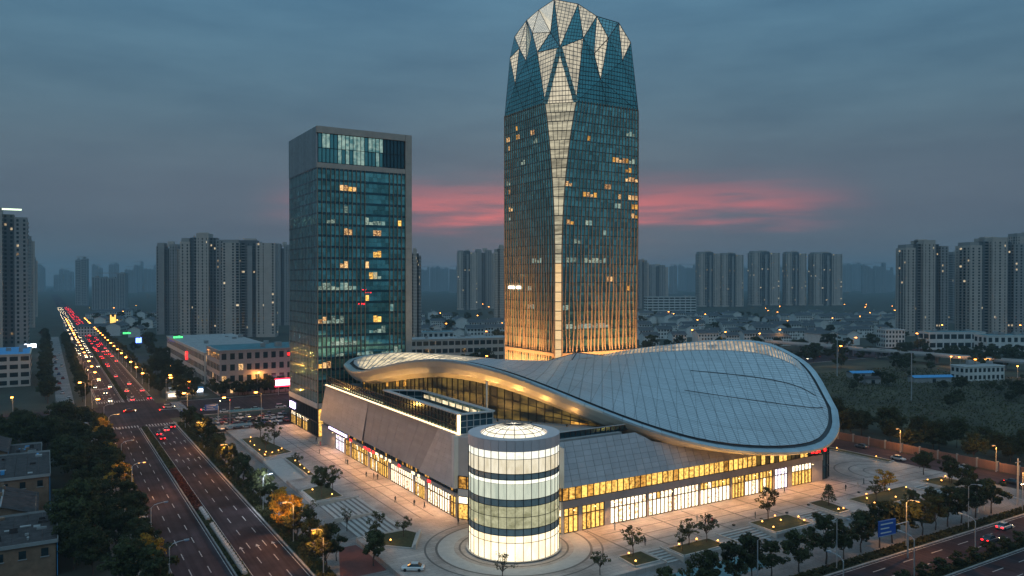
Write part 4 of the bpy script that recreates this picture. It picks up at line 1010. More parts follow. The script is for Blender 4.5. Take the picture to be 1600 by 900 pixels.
def gridlines(m, pitch_z, pitch_h):
    """dark joints of the crown panels: real thin lines come as frames on the edges, the fine grid is printed on the glass"""
    t = m.node_tree; b = t.nodes['Principled BSDF']; ge = t.nodes.new('ShaderNodeNewGeometry'); sp = t.nodes.new('ShaderNodeSeparateXYZ'); t.links.new(ge.outputs['Position'], sp.inputs[0])
    def lines(sock, pitch, wdt):
        a = t.nodes.new('ShaderNodeMath'); a.operation = 'DIVIDE'; t.links.new(sock, a.inputs[0]); a.inputs[1].default_value = pitch
        f = t.nodes.new('ShaderNodeMath'); f.operation = 'FRACT'; t.links.new(a.outputs[0], f.inputs[0])
        c = t.nodes.new('ShaderNodeMath'); c.operation = 'GREATER_THAN'; t.links.new(f.outputs[0], c.inputs[0]); c.inputs[1].default_value = wdt; return c.outputs[0]
    sm = t.nodes.new('ShaderNodeMath'); sm.operation = 'SUBTRACT'; t.links.new(sp.outputs['X'], sm.inputs[0]); t.links.new(sp.outputs['Y'], sm.inputs[1])
    l1, l2 = lines(sp.outputs['Z'], pitch_z, .16), lines(sm.outputs[0], pitch_h, .14)
    mu_ = t.nodes.new('ShaderNodeMath'); mu_.operation = 'MULTIPLY'; t.links.new(l1, mu_.inputs[0]); t.links.new(l2, mu_.inputs[1])
    for sk_ in ('Emission Color', 'Base Color'):
        ip = b.inputs[sk_]
        mx = t.nodes.new('ShaderNodeMixRGB'); mx.inputs[1].default_value = (.02, .02, .022, 1); t.links.new(mu_.outputs[0], mx.inputs[0])
        if ip.links: t.links.new(ip.links[0].from_socket, mx.inputs[2])
        else: mx.inputs[2].default_value = ip.default_value
        t.links.new(mx.outputs[0], ip)
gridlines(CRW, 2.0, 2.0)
CRD = mat('crown_teal_glass', (.14, .38, .38), .09, .85, var=.25, scale=.15); gridlines(CRD, 2.05, 1.6)
CRB = mat('crown_blue_glass', (.28, .52, .52), .15, .7, var=.2, scale=.15); gridlines(CRB, 2.0, 2.0)
FC = [('P Q s2', 'w'), ('P R s1', 'w'), ('P s1 s2', 'w'), ('A B P', 'w'), ('B Q P', 'd'), ('A P T', 'd'), ('L1 A T', 'w'), ('R T P', 'b'), ('B C Q', 'w'), ('C Q U', 'd'), ('C U S', 'w'), ('U S E', 'w'), ('C C2 S', 'b'), ('C2 S V', 'd'), ('S E V', 'd'), ('C2 D V', 'w'), ('Q U E', 'd'), ('Q E s2', 'd'), ('s2 m E', 'd'), ('E m G', 'd'), ('E G V', 'd'), ('V G D', 'd'),
      ('L1 T w1', 'w'), ('T R w1', 'w'), ('L2 L1 w1', 'w'), ('L2 w1 w3', 'd'), ('w1 R w3', 'd'), ('L3 L2 w2', 'w'), ('L2 w3 w2', 'w'), ('L3 w2 w6', 'd'), ('R s1 w4', 'd'), ('R w4 w3', 'd'), ('w3 w4 w5', 'd'), ('w2 w3 w5', 'd'), ('w6 w2 w5', 'w'), ('w4 s1 n', 'd'), ('w4 n w5', 'd'), ('w5 n H', 'd'), ('w6 w5 H', 'd')]
ctr = Vector((210, 293, 0))
def facet(P, m, fr=True):
    nrm = (P[1]-P[0]).cross(P[2]-P[0]).normalized(); c = (P[0]+P[1]+P[2])/3
    if nrm.dot(c-ctr-Vector((0, 0, 140))) < 0: P = [P[0], P[2], P[1]]
    MB().poly(*P).build('crown_facet', m, tw)
    if fr:
        q = MB(); fw = .13 if m is CRD else .3
        for a, b in zip(P, P[1:]+P[:1]): q.bar(a, b, fw, fw)
        q.build('facet_frame', M['darkm'], tw)
mm = {'w': CRW, 'd': CRD, 'b': CRB}
for f, c in FC: facet([K[n_] for n_ in f.split()], mm[c])
# the hidden north and east sides rise from the rear corner to the same rim
SP = [Vector((*Sr[3], ZS)), Vector((229, 311, 150)), Vector((223, 306, 163)), Vector((216, 300, 173)), Vector((208, 294, 180)), K['A']]
SPn = [Vector((*Sr[4], ZS))]+SP[1:]
def zip_chain(C, S):
    i = j = 0; n_ = 0
    while i < len(C)-1 or j < len(S)-1:
        if j == len(S)-1 or (i < len(C)-1 and i/(len(C)-1) <= j/(len(S)-1)): T_ = [C[i], C[i+1], S[j]]; i += 1
        else: T_ = [C[i], S[j+1], S[j]]; j += 1
        if len({tuple(v) for v in T_}) == 3: facet(T_, (CRD, CRW, CRD, CRB)[n_ % 4])
        n_ += 1
zip_chain([Vector((*Sr[2], ZS)), K['D'], K['C2'], K['C'], K['B'], K['A']], SP)
zip_chain([Vector((*Sr[5], ZS)), K['w6'], K['L3'], K['L2'], K['L1'], K['A']], SPn)
facet([K['G'], Vector((*Sr[2], ZS)), K['D']], CRD); facet([K['H'], Vector((*Sr[5], ZS)), K['w6']], CRD); facet([SP[0], SPn[0], SP[1]], CRW)
# the blue A-shaped legs on the corner strip
for e in ('s1', 's2'):
    a, b = K['P'], K[e]; MB().bar(a+Vector((-.3, -.3, 0)), b+Vector((-.3, -.3, 0)), 2.0, .3, (-.7, -.7, 0)).build('crown_rib', CRB, tw)
# flood lamps washing the golden base
for side in (0, 3):
    A = ring(ZB); a, b = Vector((*A[side*2], 0)), Vector((*A[side*2+1], 0)); on = Vector((b.y-a.y, a.x-b.x, 0)).normalized()
    for u in range(6):
        p = a.lerp(b, (u+.5)/6)+on*4.5
        fl = MB().box(-.3, .3, -.3, .3, 0, .5).build('flood_lamp', M['darkm'], tw); fl.matrix_parent_inverse = Matrix(); fl.location = (p.x-210, p.y-293, 6)
        lo = light('SPOT', fl, (0, 0, .7), 140000, (1, .5, .17), spot_size=math.radians(80), spot_blend=.8, shadow_soft_size=.3)
        lo.rotation_euler = Vector((-on.x*.14, -on.y*.14, 1)).to_track_quat('-Z', 'Y').to_euler()

# ------------------------------------------------------------------ apartment and far towers
M['apt'] = mat('apartment_render', (.48, .4, .35), .85, var=.1, scale=.15)
M['apt2'] = mat('apartment_grey_render', (.3, .28, .27), .85, var=.1, scale=.15)
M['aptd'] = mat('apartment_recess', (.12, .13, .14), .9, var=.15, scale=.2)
ROOM = lit('far_lit_room', (.2, .12, .05), (1, .8, .5), .7, (.3, .3, .3))
def towerproto(name, wd, dp, fl, plan, seed, lits=6):
    """apartment tower in local coordinates; plan = list of (x0,x1,y0,y1,dz,tone)"""
    r_ = random.Random(seed); t = thing(name, 'x', 'building'); fh = 3.0; H_ = fl*fh
    for (x0, x1, y0, y1, dz, tone) in plan:
        MB().box(x0*wd, x1*wd, y0*dp, y1*dp, 0, H_+dz).build('wing', M[tone], t)
    win, slab, lt = MB(), MB(), MB()
    for (x0, x1, y0, y1, dz, tone) in plan:
        X0, X1, Y0, Y1 = x0*wd, x1*wd, y0*dp, y1*dp
        top = int((H_+min(dz, 0))/fh)
        for (ax, sgn, c, lo, hi) in (('x', -1, Y0, X0, X1), ('x', 1, Y1, X0, X1), ('y', -1, X0, Y0, Y1), ('y', 1, X1, Y0, Y1)):
            ln = hi-lo; k = max(1, int(ln/3.6)); st = ln/k
            kinds = [r_.choice((0, 0, 1, 2, 3)) for _ in range(k)]
            for i in range(k):
                kd = kinds[i]
                if kd == 3: continue
                ww_ = (1.5, 2.4, .8)[kd]; m0 = lo+st*(i+.5)-ww_/2; m1 = m0+ww_
                for f in range(1, top):
                    z0, z1 = f*fh+.8, f*fh+(2.5 if kd != 1 else 2.75)
                    B = lt if r_.random() < lits/420. else win
                    e0, e1 = sorted((c-.15*sgn, c+.06*sgn))
                    if ax == 'x': B.box(m0, m1, e0, e1, z0, z1)
                    else: B.box(e0, e1, m0, m1, z0, z1)
                    if kd == 1:
                        e0, e1 = sorted((c, c+.7*sgn))
                        if ax == 'x': slab.box(m0-.3, m1+.3, e0, e1, z0-.75, z0+.12)
                        else: slab.box(e0, e1, m0-.3, m1+.3, z0-.75, z0+.12)
    win.build('windows', M['bglass'], t, kind='stuff')
    if slab.v: slab.build('balconies', M['apt2'], t, kind='stuff')
    if lt.v: lt.build('lit_windows', ROOM, t, kind='stuff')
    px = plan[0]
    MB().box(px[0]*wd+1, px[1]*wd-1, px[2]*dp+2, px[3]*dp-2, H_+px[4]+.01, H_+px[4]+3.4).build('roof_house', M['apt2'], t)
    MB().box(-.12*wd, .1*wd, -.1*dp, .2*dp, H_+.01, H_+5.2).build('roof_house', M['apt'], t)
    for _ in range(4):
        x, y = r_.uniform(-.35, .35)*wd, r_.uniform(-.3, .3)*dp; MB().box(x, x+1.6, y, y+1.2, H_+.01, H_+1.8).build('roof_unit', M['conc'], t)
    return t
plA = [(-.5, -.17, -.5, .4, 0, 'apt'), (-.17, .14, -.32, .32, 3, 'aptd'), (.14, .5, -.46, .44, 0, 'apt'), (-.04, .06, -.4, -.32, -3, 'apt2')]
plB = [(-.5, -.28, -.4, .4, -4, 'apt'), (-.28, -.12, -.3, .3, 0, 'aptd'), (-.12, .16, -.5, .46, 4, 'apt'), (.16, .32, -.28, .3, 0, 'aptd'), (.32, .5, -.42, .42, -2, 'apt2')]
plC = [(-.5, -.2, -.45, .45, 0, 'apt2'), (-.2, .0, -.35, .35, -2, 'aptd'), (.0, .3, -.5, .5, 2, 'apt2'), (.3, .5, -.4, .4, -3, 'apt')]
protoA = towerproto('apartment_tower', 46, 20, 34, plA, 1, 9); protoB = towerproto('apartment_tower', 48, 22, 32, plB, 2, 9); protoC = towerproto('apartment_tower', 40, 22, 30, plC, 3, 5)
_used = set()
def place(proto, px, pyb, pyt, wpx, label, group=None, rz=0, Z=None, base_w=46, base_h=102.0):
    Z = Z or 57*FPX/(pyb-438); p = at(px, Z); h = zat(pyt, Z)-GZ; wd = wpx*Z/FPX
    k = wd/base_w/1.02; sc = (k, max(.6, min(1.6, k)), h/base_h)
    if proto.name in _used: o = dup(proto, p, rz, sc, label)
    else:
        _used.add(proto.name); o = proto; o.location = p; o.rotation_euler.z = rz; o.scale = sc; o['label'] = label
    if group: o['group'] = group
    return o
va = -YAW*.75
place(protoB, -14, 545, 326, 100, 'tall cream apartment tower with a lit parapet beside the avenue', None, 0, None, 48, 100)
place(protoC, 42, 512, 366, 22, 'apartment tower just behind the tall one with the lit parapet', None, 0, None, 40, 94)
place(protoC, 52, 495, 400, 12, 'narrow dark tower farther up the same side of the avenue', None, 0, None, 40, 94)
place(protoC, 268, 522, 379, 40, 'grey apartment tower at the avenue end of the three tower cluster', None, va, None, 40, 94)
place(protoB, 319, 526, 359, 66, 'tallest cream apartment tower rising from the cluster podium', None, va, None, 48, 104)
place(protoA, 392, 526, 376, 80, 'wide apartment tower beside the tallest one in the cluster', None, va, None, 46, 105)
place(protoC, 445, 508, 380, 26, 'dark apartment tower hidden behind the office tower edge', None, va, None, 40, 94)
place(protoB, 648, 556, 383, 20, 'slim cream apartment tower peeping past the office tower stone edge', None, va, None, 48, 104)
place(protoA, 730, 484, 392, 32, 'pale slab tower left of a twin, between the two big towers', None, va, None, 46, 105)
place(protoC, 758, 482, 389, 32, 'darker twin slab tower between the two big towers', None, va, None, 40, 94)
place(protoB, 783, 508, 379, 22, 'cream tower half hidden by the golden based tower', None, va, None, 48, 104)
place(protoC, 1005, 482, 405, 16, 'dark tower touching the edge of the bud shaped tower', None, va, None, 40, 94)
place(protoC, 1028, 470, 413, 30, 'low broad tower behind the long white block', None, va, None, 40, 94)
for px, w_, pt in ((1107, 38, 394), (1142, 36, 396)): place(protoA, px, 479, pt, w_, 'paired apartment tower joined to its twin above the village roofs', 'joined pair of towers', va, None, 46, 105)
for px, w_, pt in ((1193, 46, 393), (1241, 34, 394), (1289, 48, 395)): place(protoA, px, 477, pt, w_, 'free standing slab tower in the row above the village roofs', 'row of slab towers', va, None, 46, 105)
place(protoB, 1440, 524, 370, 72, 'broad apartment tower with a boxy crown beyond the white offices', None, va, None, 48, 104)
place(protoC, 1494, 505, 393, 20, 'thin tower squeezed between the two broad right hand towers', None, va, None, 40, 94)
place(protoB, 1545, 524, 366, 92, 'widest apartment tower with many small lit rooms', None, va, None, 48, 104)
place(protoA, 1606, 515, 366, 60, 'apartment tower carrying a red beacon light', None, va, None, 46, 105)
# lit parapet line
MB().box(-.5, .5, -.1, .1, 0, .5)
p = at(-14, 57*FPX/107)
tag(MB().box(p.x-22, p.x+22, p.y-11.2, p.y-10.6, zat(327.5, 632), zat(325, 632)).build('parapet_light', mat('parapet_glow', (1, 1, .8), emit=(.75, .95, .6), es=1.6, sampling=False)), 'pale lit strip along a tower parapet', 'light')
# distant skyline, each block its own thing with stepped roof, ribs and window rows
M['far'] = mat('far_render', (.3, .31, .32), .9, var=.08, scale=.1)
def farproto(seed, nb):
    r_ = random.Random(seed); t = thing('distant_tower', 'x', 'building'); b = MB(); wn = MB(); x = -.5
    for i in range(nb):
        wd = 1.0/nb; h = r_.uniform(.86, 1.0); dy = r_.uniform(-.08, .08)
        b.box(x+.004, x+wd-.004, -.3+dy, .3+dy, 0, h); b.box(x+wd*.3, x+wd*.65, -.1, .1, h, h+.03)
        for f in range(26):
            z = (f+.6)/27*h
            for c in (.12, .42, .7): wn.box(x+wd*c, x+wd*(c+.16), -.303+dy, -.295+dy, z, z+.016); 
            wn.box(x+.002, x+.006, -.2+dy, .1+dy, z, z+.016)
        x += wd
    b.build('wall', M['far'], t); wn.build('windows', M['bglass'], t, kind='stuff'); MB().box(-.4, .4, -.2, .2, 1.0, 1.012).build('roof_house', M['apt2'], t)
    return t
FP = [farproto(5, 2), farproto(6, 3), farproto(8, 4)]
rr = random.Random(3)
def far(px, pyt, wpx, Z, label, group):
    q = FP[rr.randrange(3)]; p = at(px, Z); h = zat(pyt, Z)-GZ; sc = (wpx*Z/FPX, max(18, wpx*Z/FPX*.5), h)
    if q.name in _used: return dup(q, p, va, sc, label, group)
    _used.add(q.name); q.location = p; q.rotation_euler.z = va; q.scale = sc; tag(q, label, None, group)
far(128, 402, 17, 1750, 'single dark tower standing alone beside the far avenue', None)
far(172, 427, 50, 1500, 'long white slab block low on the hazy horizon', None)
for px, pt, w_ in ((65, 412, 10), (104, 420, 20), (92, 428, 14), (152, 413, 15), (178, 411, 14), (205, 417, 18), (217, 409, 13), (238, 416, 24), (247, 412, 12)): far(px, pt, w_, rr.uniform(3300, 4400), 'faint tower on the hazy horizon beyond the avenue', 'horizon towers beyond the avenue')
for px, pt, w_ in ((664, 417, 14), (680, 416, 16), (694, 418, 14), (709, 416, 14)): far(px, pt, w_, rr.uniform(3300, 4400), 'faint tower on the horizon seen between the two big towers', 'horizon towers between the big towers')
for px, pt, w_ in ((1052, 414, 12), (1066, 413, 12), (1080, 414, 14), (1165, 416, 12), (1222, 415, 10), (1262, 418, 10)): far(px, pt, w_, rr.uniform(3300, 4400), 'faint tower glimpsed through the row of slab towers', 'horizon towers through the slab row')
for px, pt, w_ in ((1322, 412, 16), (1338, 411, 16), (1355, 413, 18), (1374, 411, 18), (1389, 418, 12), (1397, 428, 10)): far(px, pt, w_, rr.uniform(3300, 4400), 'faint tower in the massed block right of the slab row', 'massed horizon towers')
for px in range(8, 60, 10): far(px, rr.uniform(418, 432), 12, rr.uniform(3300, 4400), 'faint tower on the hazy horizon beyond the avenue', 'horizon towers beyond the avenue')

# ------------------------------------------------------------------ low blocks
def lowblock(name, label, c, wd, dp, h, rz, nf, nw, wallm, roofmat, lit_p=.0, flat=True, sign=None, winw=.55):
    t = thing(name, label, 'building', c, rz); fh = h/nf
    q = MB().box(-wd/2, wd/2, -dp/2, dp/2, 0, h).build('wall', wallm, t, ); q.matrix_parent_inverse = Matrix()
    rf_ = MB().box(-wd/2-.3, wd/2+.3, -dp/2-.3, dp/2+.3, h+.01, h+.5); 
    o = rf_.build('parapet', wallm, t); o.matrix_parent_inverse = Matrix()
    o = MB().box(-wd/2+.4, wd/2-.4, -dp/2+.4, dp/2-.4, h+.2, h+.53).build('roof', roofmat, t); o.matrix_parent_inverse = Matrix()
    me = {}
    for (ax, sgn, c_, ln) in (('x', -1, -dp/2, wd), ('y', -1, -wd/2, dp), ('y', 1, wd/2, dp)):
        k = max(2, int(ln/(wd/nw))); st = ln/k
        for i in range(k):
            for f in range(nf):
                key = (ax, round(st, 2)); 
                if key not in me:
                    b = MB(); b.box(-st*winw/2, st*winw/2, -.06, .1, 0, fh*.55) if ax == 'x' else b.box(-.06, .06, -st*winw/2, st*winw/2, 0, fh*.55); me[key] = b.mesh('window')
                m = me[key]; u = -ln/2+st*(i+.5)
                if rnd.random() < lit_p:
                    m = m.copy(); m.materials.clear(); m.materials.append(WARMW)
                elif not m.materials: m.materials.append(M['bglass'])
                o = obj('window', m, None, t, world=False); o.location = (u, c_, f*fh+fh*.25) if ax == 'x' else (c_, u, f*fh+fh*.25)
    for _ in range(4):
        x, y = rnd.uniform(-.4, .4)*wd, rnd.uniform(-.3, .3)*dp
        o = MB().box(x, x+rnd.uniform(1.5, 4), y, y+rnd.uniform(1.5, 3), h+.5, h+rnd.uniform(1.2, 3)).build('roof_unit', M['conc'], t); o.matrix_parent_inverse = Matrix()
    return t
cl = lowblock('commercial_block', 'pink grey four storey block with a teal flat roof across the crossing', (101, 414, GZ), 56, 36, 22, 0, 4, 14, mat('pinkish_render', (.36, .31, .29), .85, var=.1), M['tealroof'], .08)
lowblock('commercial_block', 'long podium block with a red round sign behind the parked scooters', (96, 520, GZ), 44, 150, 17, 0, 3, 10, M['cream'], M['conc'], .03)
lowblock('commercial_block', 'three storey block with a blue sheet roof below the lit parapet tower', (-27, 515, GZ), 40, 52, 17, 0, 4, 8, M['cream'], M['bluesh'], .0, winw=.75)
p = at(715, 545); lowblock('school_block', 'low grey institutional block with wide window bands behind the roof crest', (p.x, p.y, GZ), 72, 20, 16, va*.6, 3, 16, M['cream'], M['conc'], .04, winw=.8)
p = at(682, 640); lowblock('school_block', 'small pale annexe beside the institutional block', (p.x, p.y, GZ), 26, 16, 14, va*.6, 3, 6, M['white'], M['tealroof'], .05)
p = at(1392, 655); lowblock('white_office', 'small square white office with rows of tiny windows', (p.x, p.y, GZ), 17, 14, 15, va*1.2, 4, 6, M['white'], M['conc'], .0)
p = at(1487, 640); lowblock('white_office', 'long white office with big glazed bays and a grey core', (p.x, p.y, GZ), 48, 16, 14, va*1.2, 2, 8, M['white'], M['tealroof'], .0, winw=.8)
p = at(1572, 615); lowblock('white_office', 'plain white office with a dark canopy roof at the field end', (p.x, p.y, GZ), 42, 16, 13, va*1.2, 2, 8, M['white'], M['tealroof'], .0)
p = at(1528, 440); lowblock('white_office', 'isolated two storey white house block in the vacant field', (p.x, p.y, GZ), 27, 10, 8, va*.8, 2, 9, M['white'], M['conc'], .0)
p = at(1047, 1250); lowblock('white_office', 'long stepped white block with dark stripes behind the village', (p.x, p.y, GZ), 82, 18, 30, va, 7, 9, M['white'], M['conc'], .0, winw=.85)
# village of gabled houses
def houseproto(seed, wd, dp, h):
    t = thing('village_house', 'x', 'house'); b = MB().box(-wd/2, wd/2, -dp/2, dp/2, 0, h)
    b.poly((-wd/2, -dp/2, h), (-wd/2, dp/2, h), (-wd/2, 0, h+2.6)).poly((wd/2, dp/2, h), (wd/2, -dp/2, h), (wd/2, 0, h+2.6)); b.build('wall', M['white'], t)
    r_ = MB(); e = .6
    r_.poly((-wd/2-e, -dp/2-e, h-.4), (wd/2+e, -dp/2-e, h-.4), (wd/2+e, 0, h+2.75), (-wd/2-e, 0, h+2.75)).poly((wd/2+e, dp/2+e, h-.4), (-wd/2-e, dp/2+e, h-.4), (-wd/2-e, 0, h+2.75), (wd/2+e, 0, h+2.75))
    r_.build('roof', mat('dark_tile_roof', (.06, .07, .08), .8, var=.3), t)
    wn = MB(); k = int(wd/2.6); q = random.Random(seed)
    for i in range(k):
        for f in range(int(h/3)):
            if q.random() < .85: x = -wd/2+wd*(i+.5)/k; wn.box(x-.75, x+.75, -dp/2-.05, -dp/2+.1, f*3+.8, f*3+2.4)
    wn.build('windows', M['bglass'], t, kind='stuff'); MB().box(wd*.2, wd*.2+.8, 1, 1.8, h, h+3.4).build('chimney', M['cream'], t)
    return t
HP = [houseproto(1, 30, 12, 9), houseproto(2, 20, 12, 10), houseproto(4, 14, 11, 9)]
rv = random.Random(9); rows_v = []
for row, (Z, a, b) in enumerate(((690, 1010, 1330), (760, 1000, 1360), (830, 1000, 1395), (910, 1000, 1400), (1000, 1010, 1400), (1100, 1000, 1400))):
    px = a+rv.uniform(0, 10)
    while px < b:
        if rv.random() < .8: rows_v.append((px, Z+rv.uniform(-22, 22), row))
        px += rv.uniform(22, 40)*800/Z
for Z, a, b in ((760, 650, 780), (900, 650, 780), (1100, 655, 715), (800, 150, 245), (950, 160, 240), (1150, 150, 250)):
    px = a
    while px < b: rows_v.append((px, Z+rv.uniform(-30, 30), 9)); px += rv.uniform(24, 40)*800/Z
for px, Z, row in rows_v:
    q = HP[rv.randrange(3)]; p = at(px, Z); lb = 'white gabled village house in the rows behind the great roof' if row < 9 else 'low gabled house among dark trees beyond the cross street'
    gp = 'village houses behind the great roof' if row < 9 else 'low houses beyond the cross street'
    sc = rv.uniform(.85, 1.2); rz = va*.8+rv.choice((0, 0, 0, PI/2))
    if q.name in _used: dup(q, p, rz, sc, lb, gp)
    else: _used.add(q.name); q.location = p; q.rotation_euler.z = rz; tag(q, lb, None, gp)
# old tiled houses by the park
M['tile'] = mat('old_roof_tile', (.045, .036, .036), .9, var=.6, scale=.8, bump=.6)
M['tan'] = mat('old_tan_render', (.24, .15, .1), .9, var=.3, scale=.5)
def oldhouse(label, x0, x1, y0, y1, h, gable=True, roofmat='tile', wall='tan'):
    t = thing('old_house', label, 'house', ((x0+x1)/2, (y0+y1)/2, GZ)); zr_ = h+GZ; mx = (x0+x1)/2
    b = MB().box(x0, x1, y0, y1, GZ, zr_)
    if gable: b.poly((x0, y0, zr_), (x1, y0, zr_), (mx, y0, zr_+2.2)).poly((x1, y1, zr_), (x0, y1, zr_), (mx, y1, zr_+2.2))
    b.build('wall', M[wall], t)
    if gable:
        for sx, xe in ((-1, x0-.5), (1, x1+.5)):
            n_ = 9
            for i in range(n_):
                a0, a1 = i/n_, (i+1)/n_; ya, yb = y0-.6+(y1-y0+1.2)*a0, y0-.6+(y1-y0+1.2)*a1-.05; dz = rnd.uniform(0, .06)
                MB().poly((xe, ya, zr_-.25+dz), (xe, yb, zr_-.25+dz), (mx, yb, zr_+2.3+dz), (mx, ya, zr_+2.3+dz)).build('roof_strip', M[roofmat], t)
        MB().bar((mx, y0-.6, zr_+2.36), (mx, y1+.6, zr_+2.36), .35, .25).build('ridge', M['conc'], t)
    else:
        n_ = 6
        for i in range(n_): MB().box(x0-.3+(x1-x0+.6)*i/n_, x0-.3+(x1-x0+.6)*(i+1)/n_-.05, y0-.3, y1+.3, zr_+.01, zr_+.2+rnd.uniform(0, .08)).build('roof_strip', M[roofmat], t)
        for q in ((x0-.3, x1+.3, y0-.42, y0-.32), (x0-.3, x1+.3, y1+.32, y1+.42), (x1+.32, x1+.42, y0-.3, y1+.3)): MB().box(*q, zr_, zr_+.7).build('parapet', M['conc'], t)
    k = max(2, int((x1-x0)/3))
    for i in range(k):
        x = x0+(x1-x0)*(i+.5)/k; wdw = MB().box(x-.6, x+.6, y0-.06, y0+.1, zr_-2.3, zr_-.8).build('window', M['bglass'], t); MB().box(x-.75, x+.75, y0-.16, y0+.02, zr_-2.5, zr_-2.35).build('sill', M['conc'], wdw)
    MB().box(x1+.2, x1+.32, y0, y0+.14, GZ, zr_).build('drainpipe', M['bluesh'], t)
    return t
oldhouse('old tan house with a dark gabled roof at the park edge', -21, -9.5, 262, 284, 8)
oldhouse('flat roofed lean-to beside the gabled old house', -9, -1.5, 256, 280, 6, False)
oldhouse('old house with a long patched dark roof and three windows', -14, .5, 222, 252, 8.5, False)
oldhouse('old low house with a grey tiled gable and a blue awning', -15, -2, 198, 217, 6)
oldhouse('old courtyard house with a patched flat roof nearest the parkside road', -13, 1.5, 172, 194, 6.5, False)
oldhouse('shed with a pale corrugated sheet roof among the old houses', -27, -17, 200, 222, 7, True, 'bluesh', 'conc')
oldhouse('old house with a sagging roof behind the corrugated shed', -34, -23, 228, 252, 7)
rc = random.Random(77)
for o in [o for o in SC.objects if o.name.startswith('old_house')]:
    bx = [Vector(c) for ch in o.children if ch.name.startswith('roof_strip') for v in ch.data.vertices for c in (v.co,)]
    x0, x1, y0, y1 = min(v.x for v in bx), max(v.x for v in bx), min(v.y for v in bx), max(v.y for v in bx); zt = max(v.z for v in bx)
    flat_ = max(v.z for v in bx)-min(v.z for v in bx) < .6
    for k in range(14 if flat_ else 3):
        if not flat_: x, y, z = (x0+x1)/2+rc.uniform(-.3, .3), rc.uniform(y0+1, y1-1), zt
        else: x, y, z = rc.uniform(x0+.8, x1-.8), rc.uniform(y0+.8, y1-.8), zt-.05
        a, b, h = rc.uniform(.3, 2.2), rc.uniform(.3, 1.6), rc.choice((.12, .2, .5, 1.0))
        if not flat_: a, b, h = .5, .5, .9
        MB().box(x-a/2, x+a/2, y-b/2, y+b/2, z, z+h).build(rc.choice(('roof_crate', 'roof_tank', 'roof_sheet')) if flat_ else 'chimney', M[rc.choice(('conc', 'tan', 'tile', 'conc', 'tile', 'tile', 'bluesh'))] if flat_ else M['tan'], o)
for x0, x1, y0, y1, h, lb in ((-22, -16.5, 176, 188, 4.5, 'small patched shed beside the flat roofed courtyard house'), (-8, -2.5, 286, 291, 4, 'tiny shed beyond the gabled old house'), (-30, -24, 182, 196, 5, 'narrow old shed behind the patched shed'), (-40, -35, 262, 280, 6, 'old row house end at the edge of the park')): oldhouse(lb, x0, x1, y0, y1, h, False)
tag(MB().poly((-17, 196, 5), (-11, 196, 5), (-11, 200, 5.8), (-17, 200, 5.8)).poly((-17, 196, 4.92), (-17, 200, 5.72), (-11, 200, 5.72), (-11, 196, 4.92)).build('awning', M['bluesh']), 'bright blue sheet awning between the old houses', 'awning')
# elevated road, field sheds, boundary wall
vd = thing('viaduct', 'grey elevated road crossing behind the vacant field', 'bridge', (*at(1330, 560)[:2], GZ))
a, b = at(1200, 640, 4.5), at(1600, 480, 4.5)
MB().bar(a, b, 9, 1.0).build('deck', M['conc'], vd)
for s_ in (-1, 1):
    n_ = Vector((b.y-a.y, a.x-b.x, 0)).normalized()*4.4*s_; MB().bar(a+n_+Vector((0, 0, 1)), b+n_+Vector((0, 0, 1)), .3, 1.0).build('barrier', M['cladw'], vd)
for i in range(9):
    p = a.lerp(b, (i+.5)/9); MB().box(p.x-.8, p.x+.8, p.y-.8, p.y+.8, GZ, 4.1).build('pier', M['conc'], vd)
for px, Z, wd, lb in ((1345, 450, 14, 'low shed with a bright blue roof in the vacant field'), (1455, 430, 24, 'long low shed with a pale blue roof by the field track'), (1360, 425, 9, 'tiny dark hut beside the blue roofed shed')):
    p = at(px, Z); t = thing('field_shed', lb, 'shed', p, va)
    for nm, b_, m in (('wall', MB().box(-wd/2, wd/2, -3, 3, 0, 3), 'conc'), ('roof', MB().poly((-wd/2-.4, -3.5, 2.95), (wd/2+.4, -3.5, 2.95), (wd/2+.4, 0, 4), (-wd/2-.4, 0, 4)).poly((wd/2+.4, 3.5, 2.95), (-wd/2-.4, 3.5, 2.95), (-wd/2-.4, 0, 4), (wd/2+.4, 0, 4)), 'bluesh' if wd > 10 else 'tile'), ('door', MB().box(-1, 1, -3.06, -2.9, 0, 2.2), 'bglass')):
        o = b_.build(nm, M[m], t); o.matrix_parent_inverse = Matrix()
bw_ = thing('boundary_wall', 'long low brick boundary wall along the narrow back road', 'wall', (243, 170, GZ))
M['brickw'] = brickmat('brick_wall', (.24, .12, .09), (.19, .1, .08), (.2, .18, .17), .5, .25)
for k in range(40):
    y = 96+k*6; MB().box(242.9, 243.2, y+.5, y+5.98, GZ, GZ+2.6).build('wall_panel', M['brickw'], bw_); MB().box(242.8, 243.3, y, y+.48, GZ, GZ+2.9).build('pier', M['conc'], bw_)

# ------------------------------------------------------------------ vegetation
def leafmat(name, col, var=.35):
    m = mat(name, col, .7, var=.55, scale=.5, island=.35, objrand=.22, spec=.25)
    t = m.node_tree; b = t.nodes['Principled BSDF']; tr = t.nodes.new('ShaderNodeBsdfTranslucent'); mx = t.nodes.new('ShaderNodeMixShader'); mx.inputs[0].default_value = .28
    t.links.new(b.inputs['Base Color'].links[0].from_socket, tr.inputs[0]); t.links.new(b.outputs[0], mx.inputs[1]); t.links.new(tr.outputs[0], mx.inputs[2])
    t.links.new(mx.outputs[0], t.nodes['Material Output'].inputs[0]); return m
LF = dict(dark=leafmat('camphor_leaf', (.042, .05, .017)), open=leafmat('plaza_leaf', (.07, .072, .026)), yellow=leafmat('glow_painted_leaf', (.38, .22, .025)), con=leafmat('conifer_leaf', (.03, .055, .03)), red=leafmat('photinia_leaf', (.13, .035, .02)), hedge=leafmat('hedge_leaf', (.05, .052, .018)))  # the yellow leaves have lamp glow painted into their colour
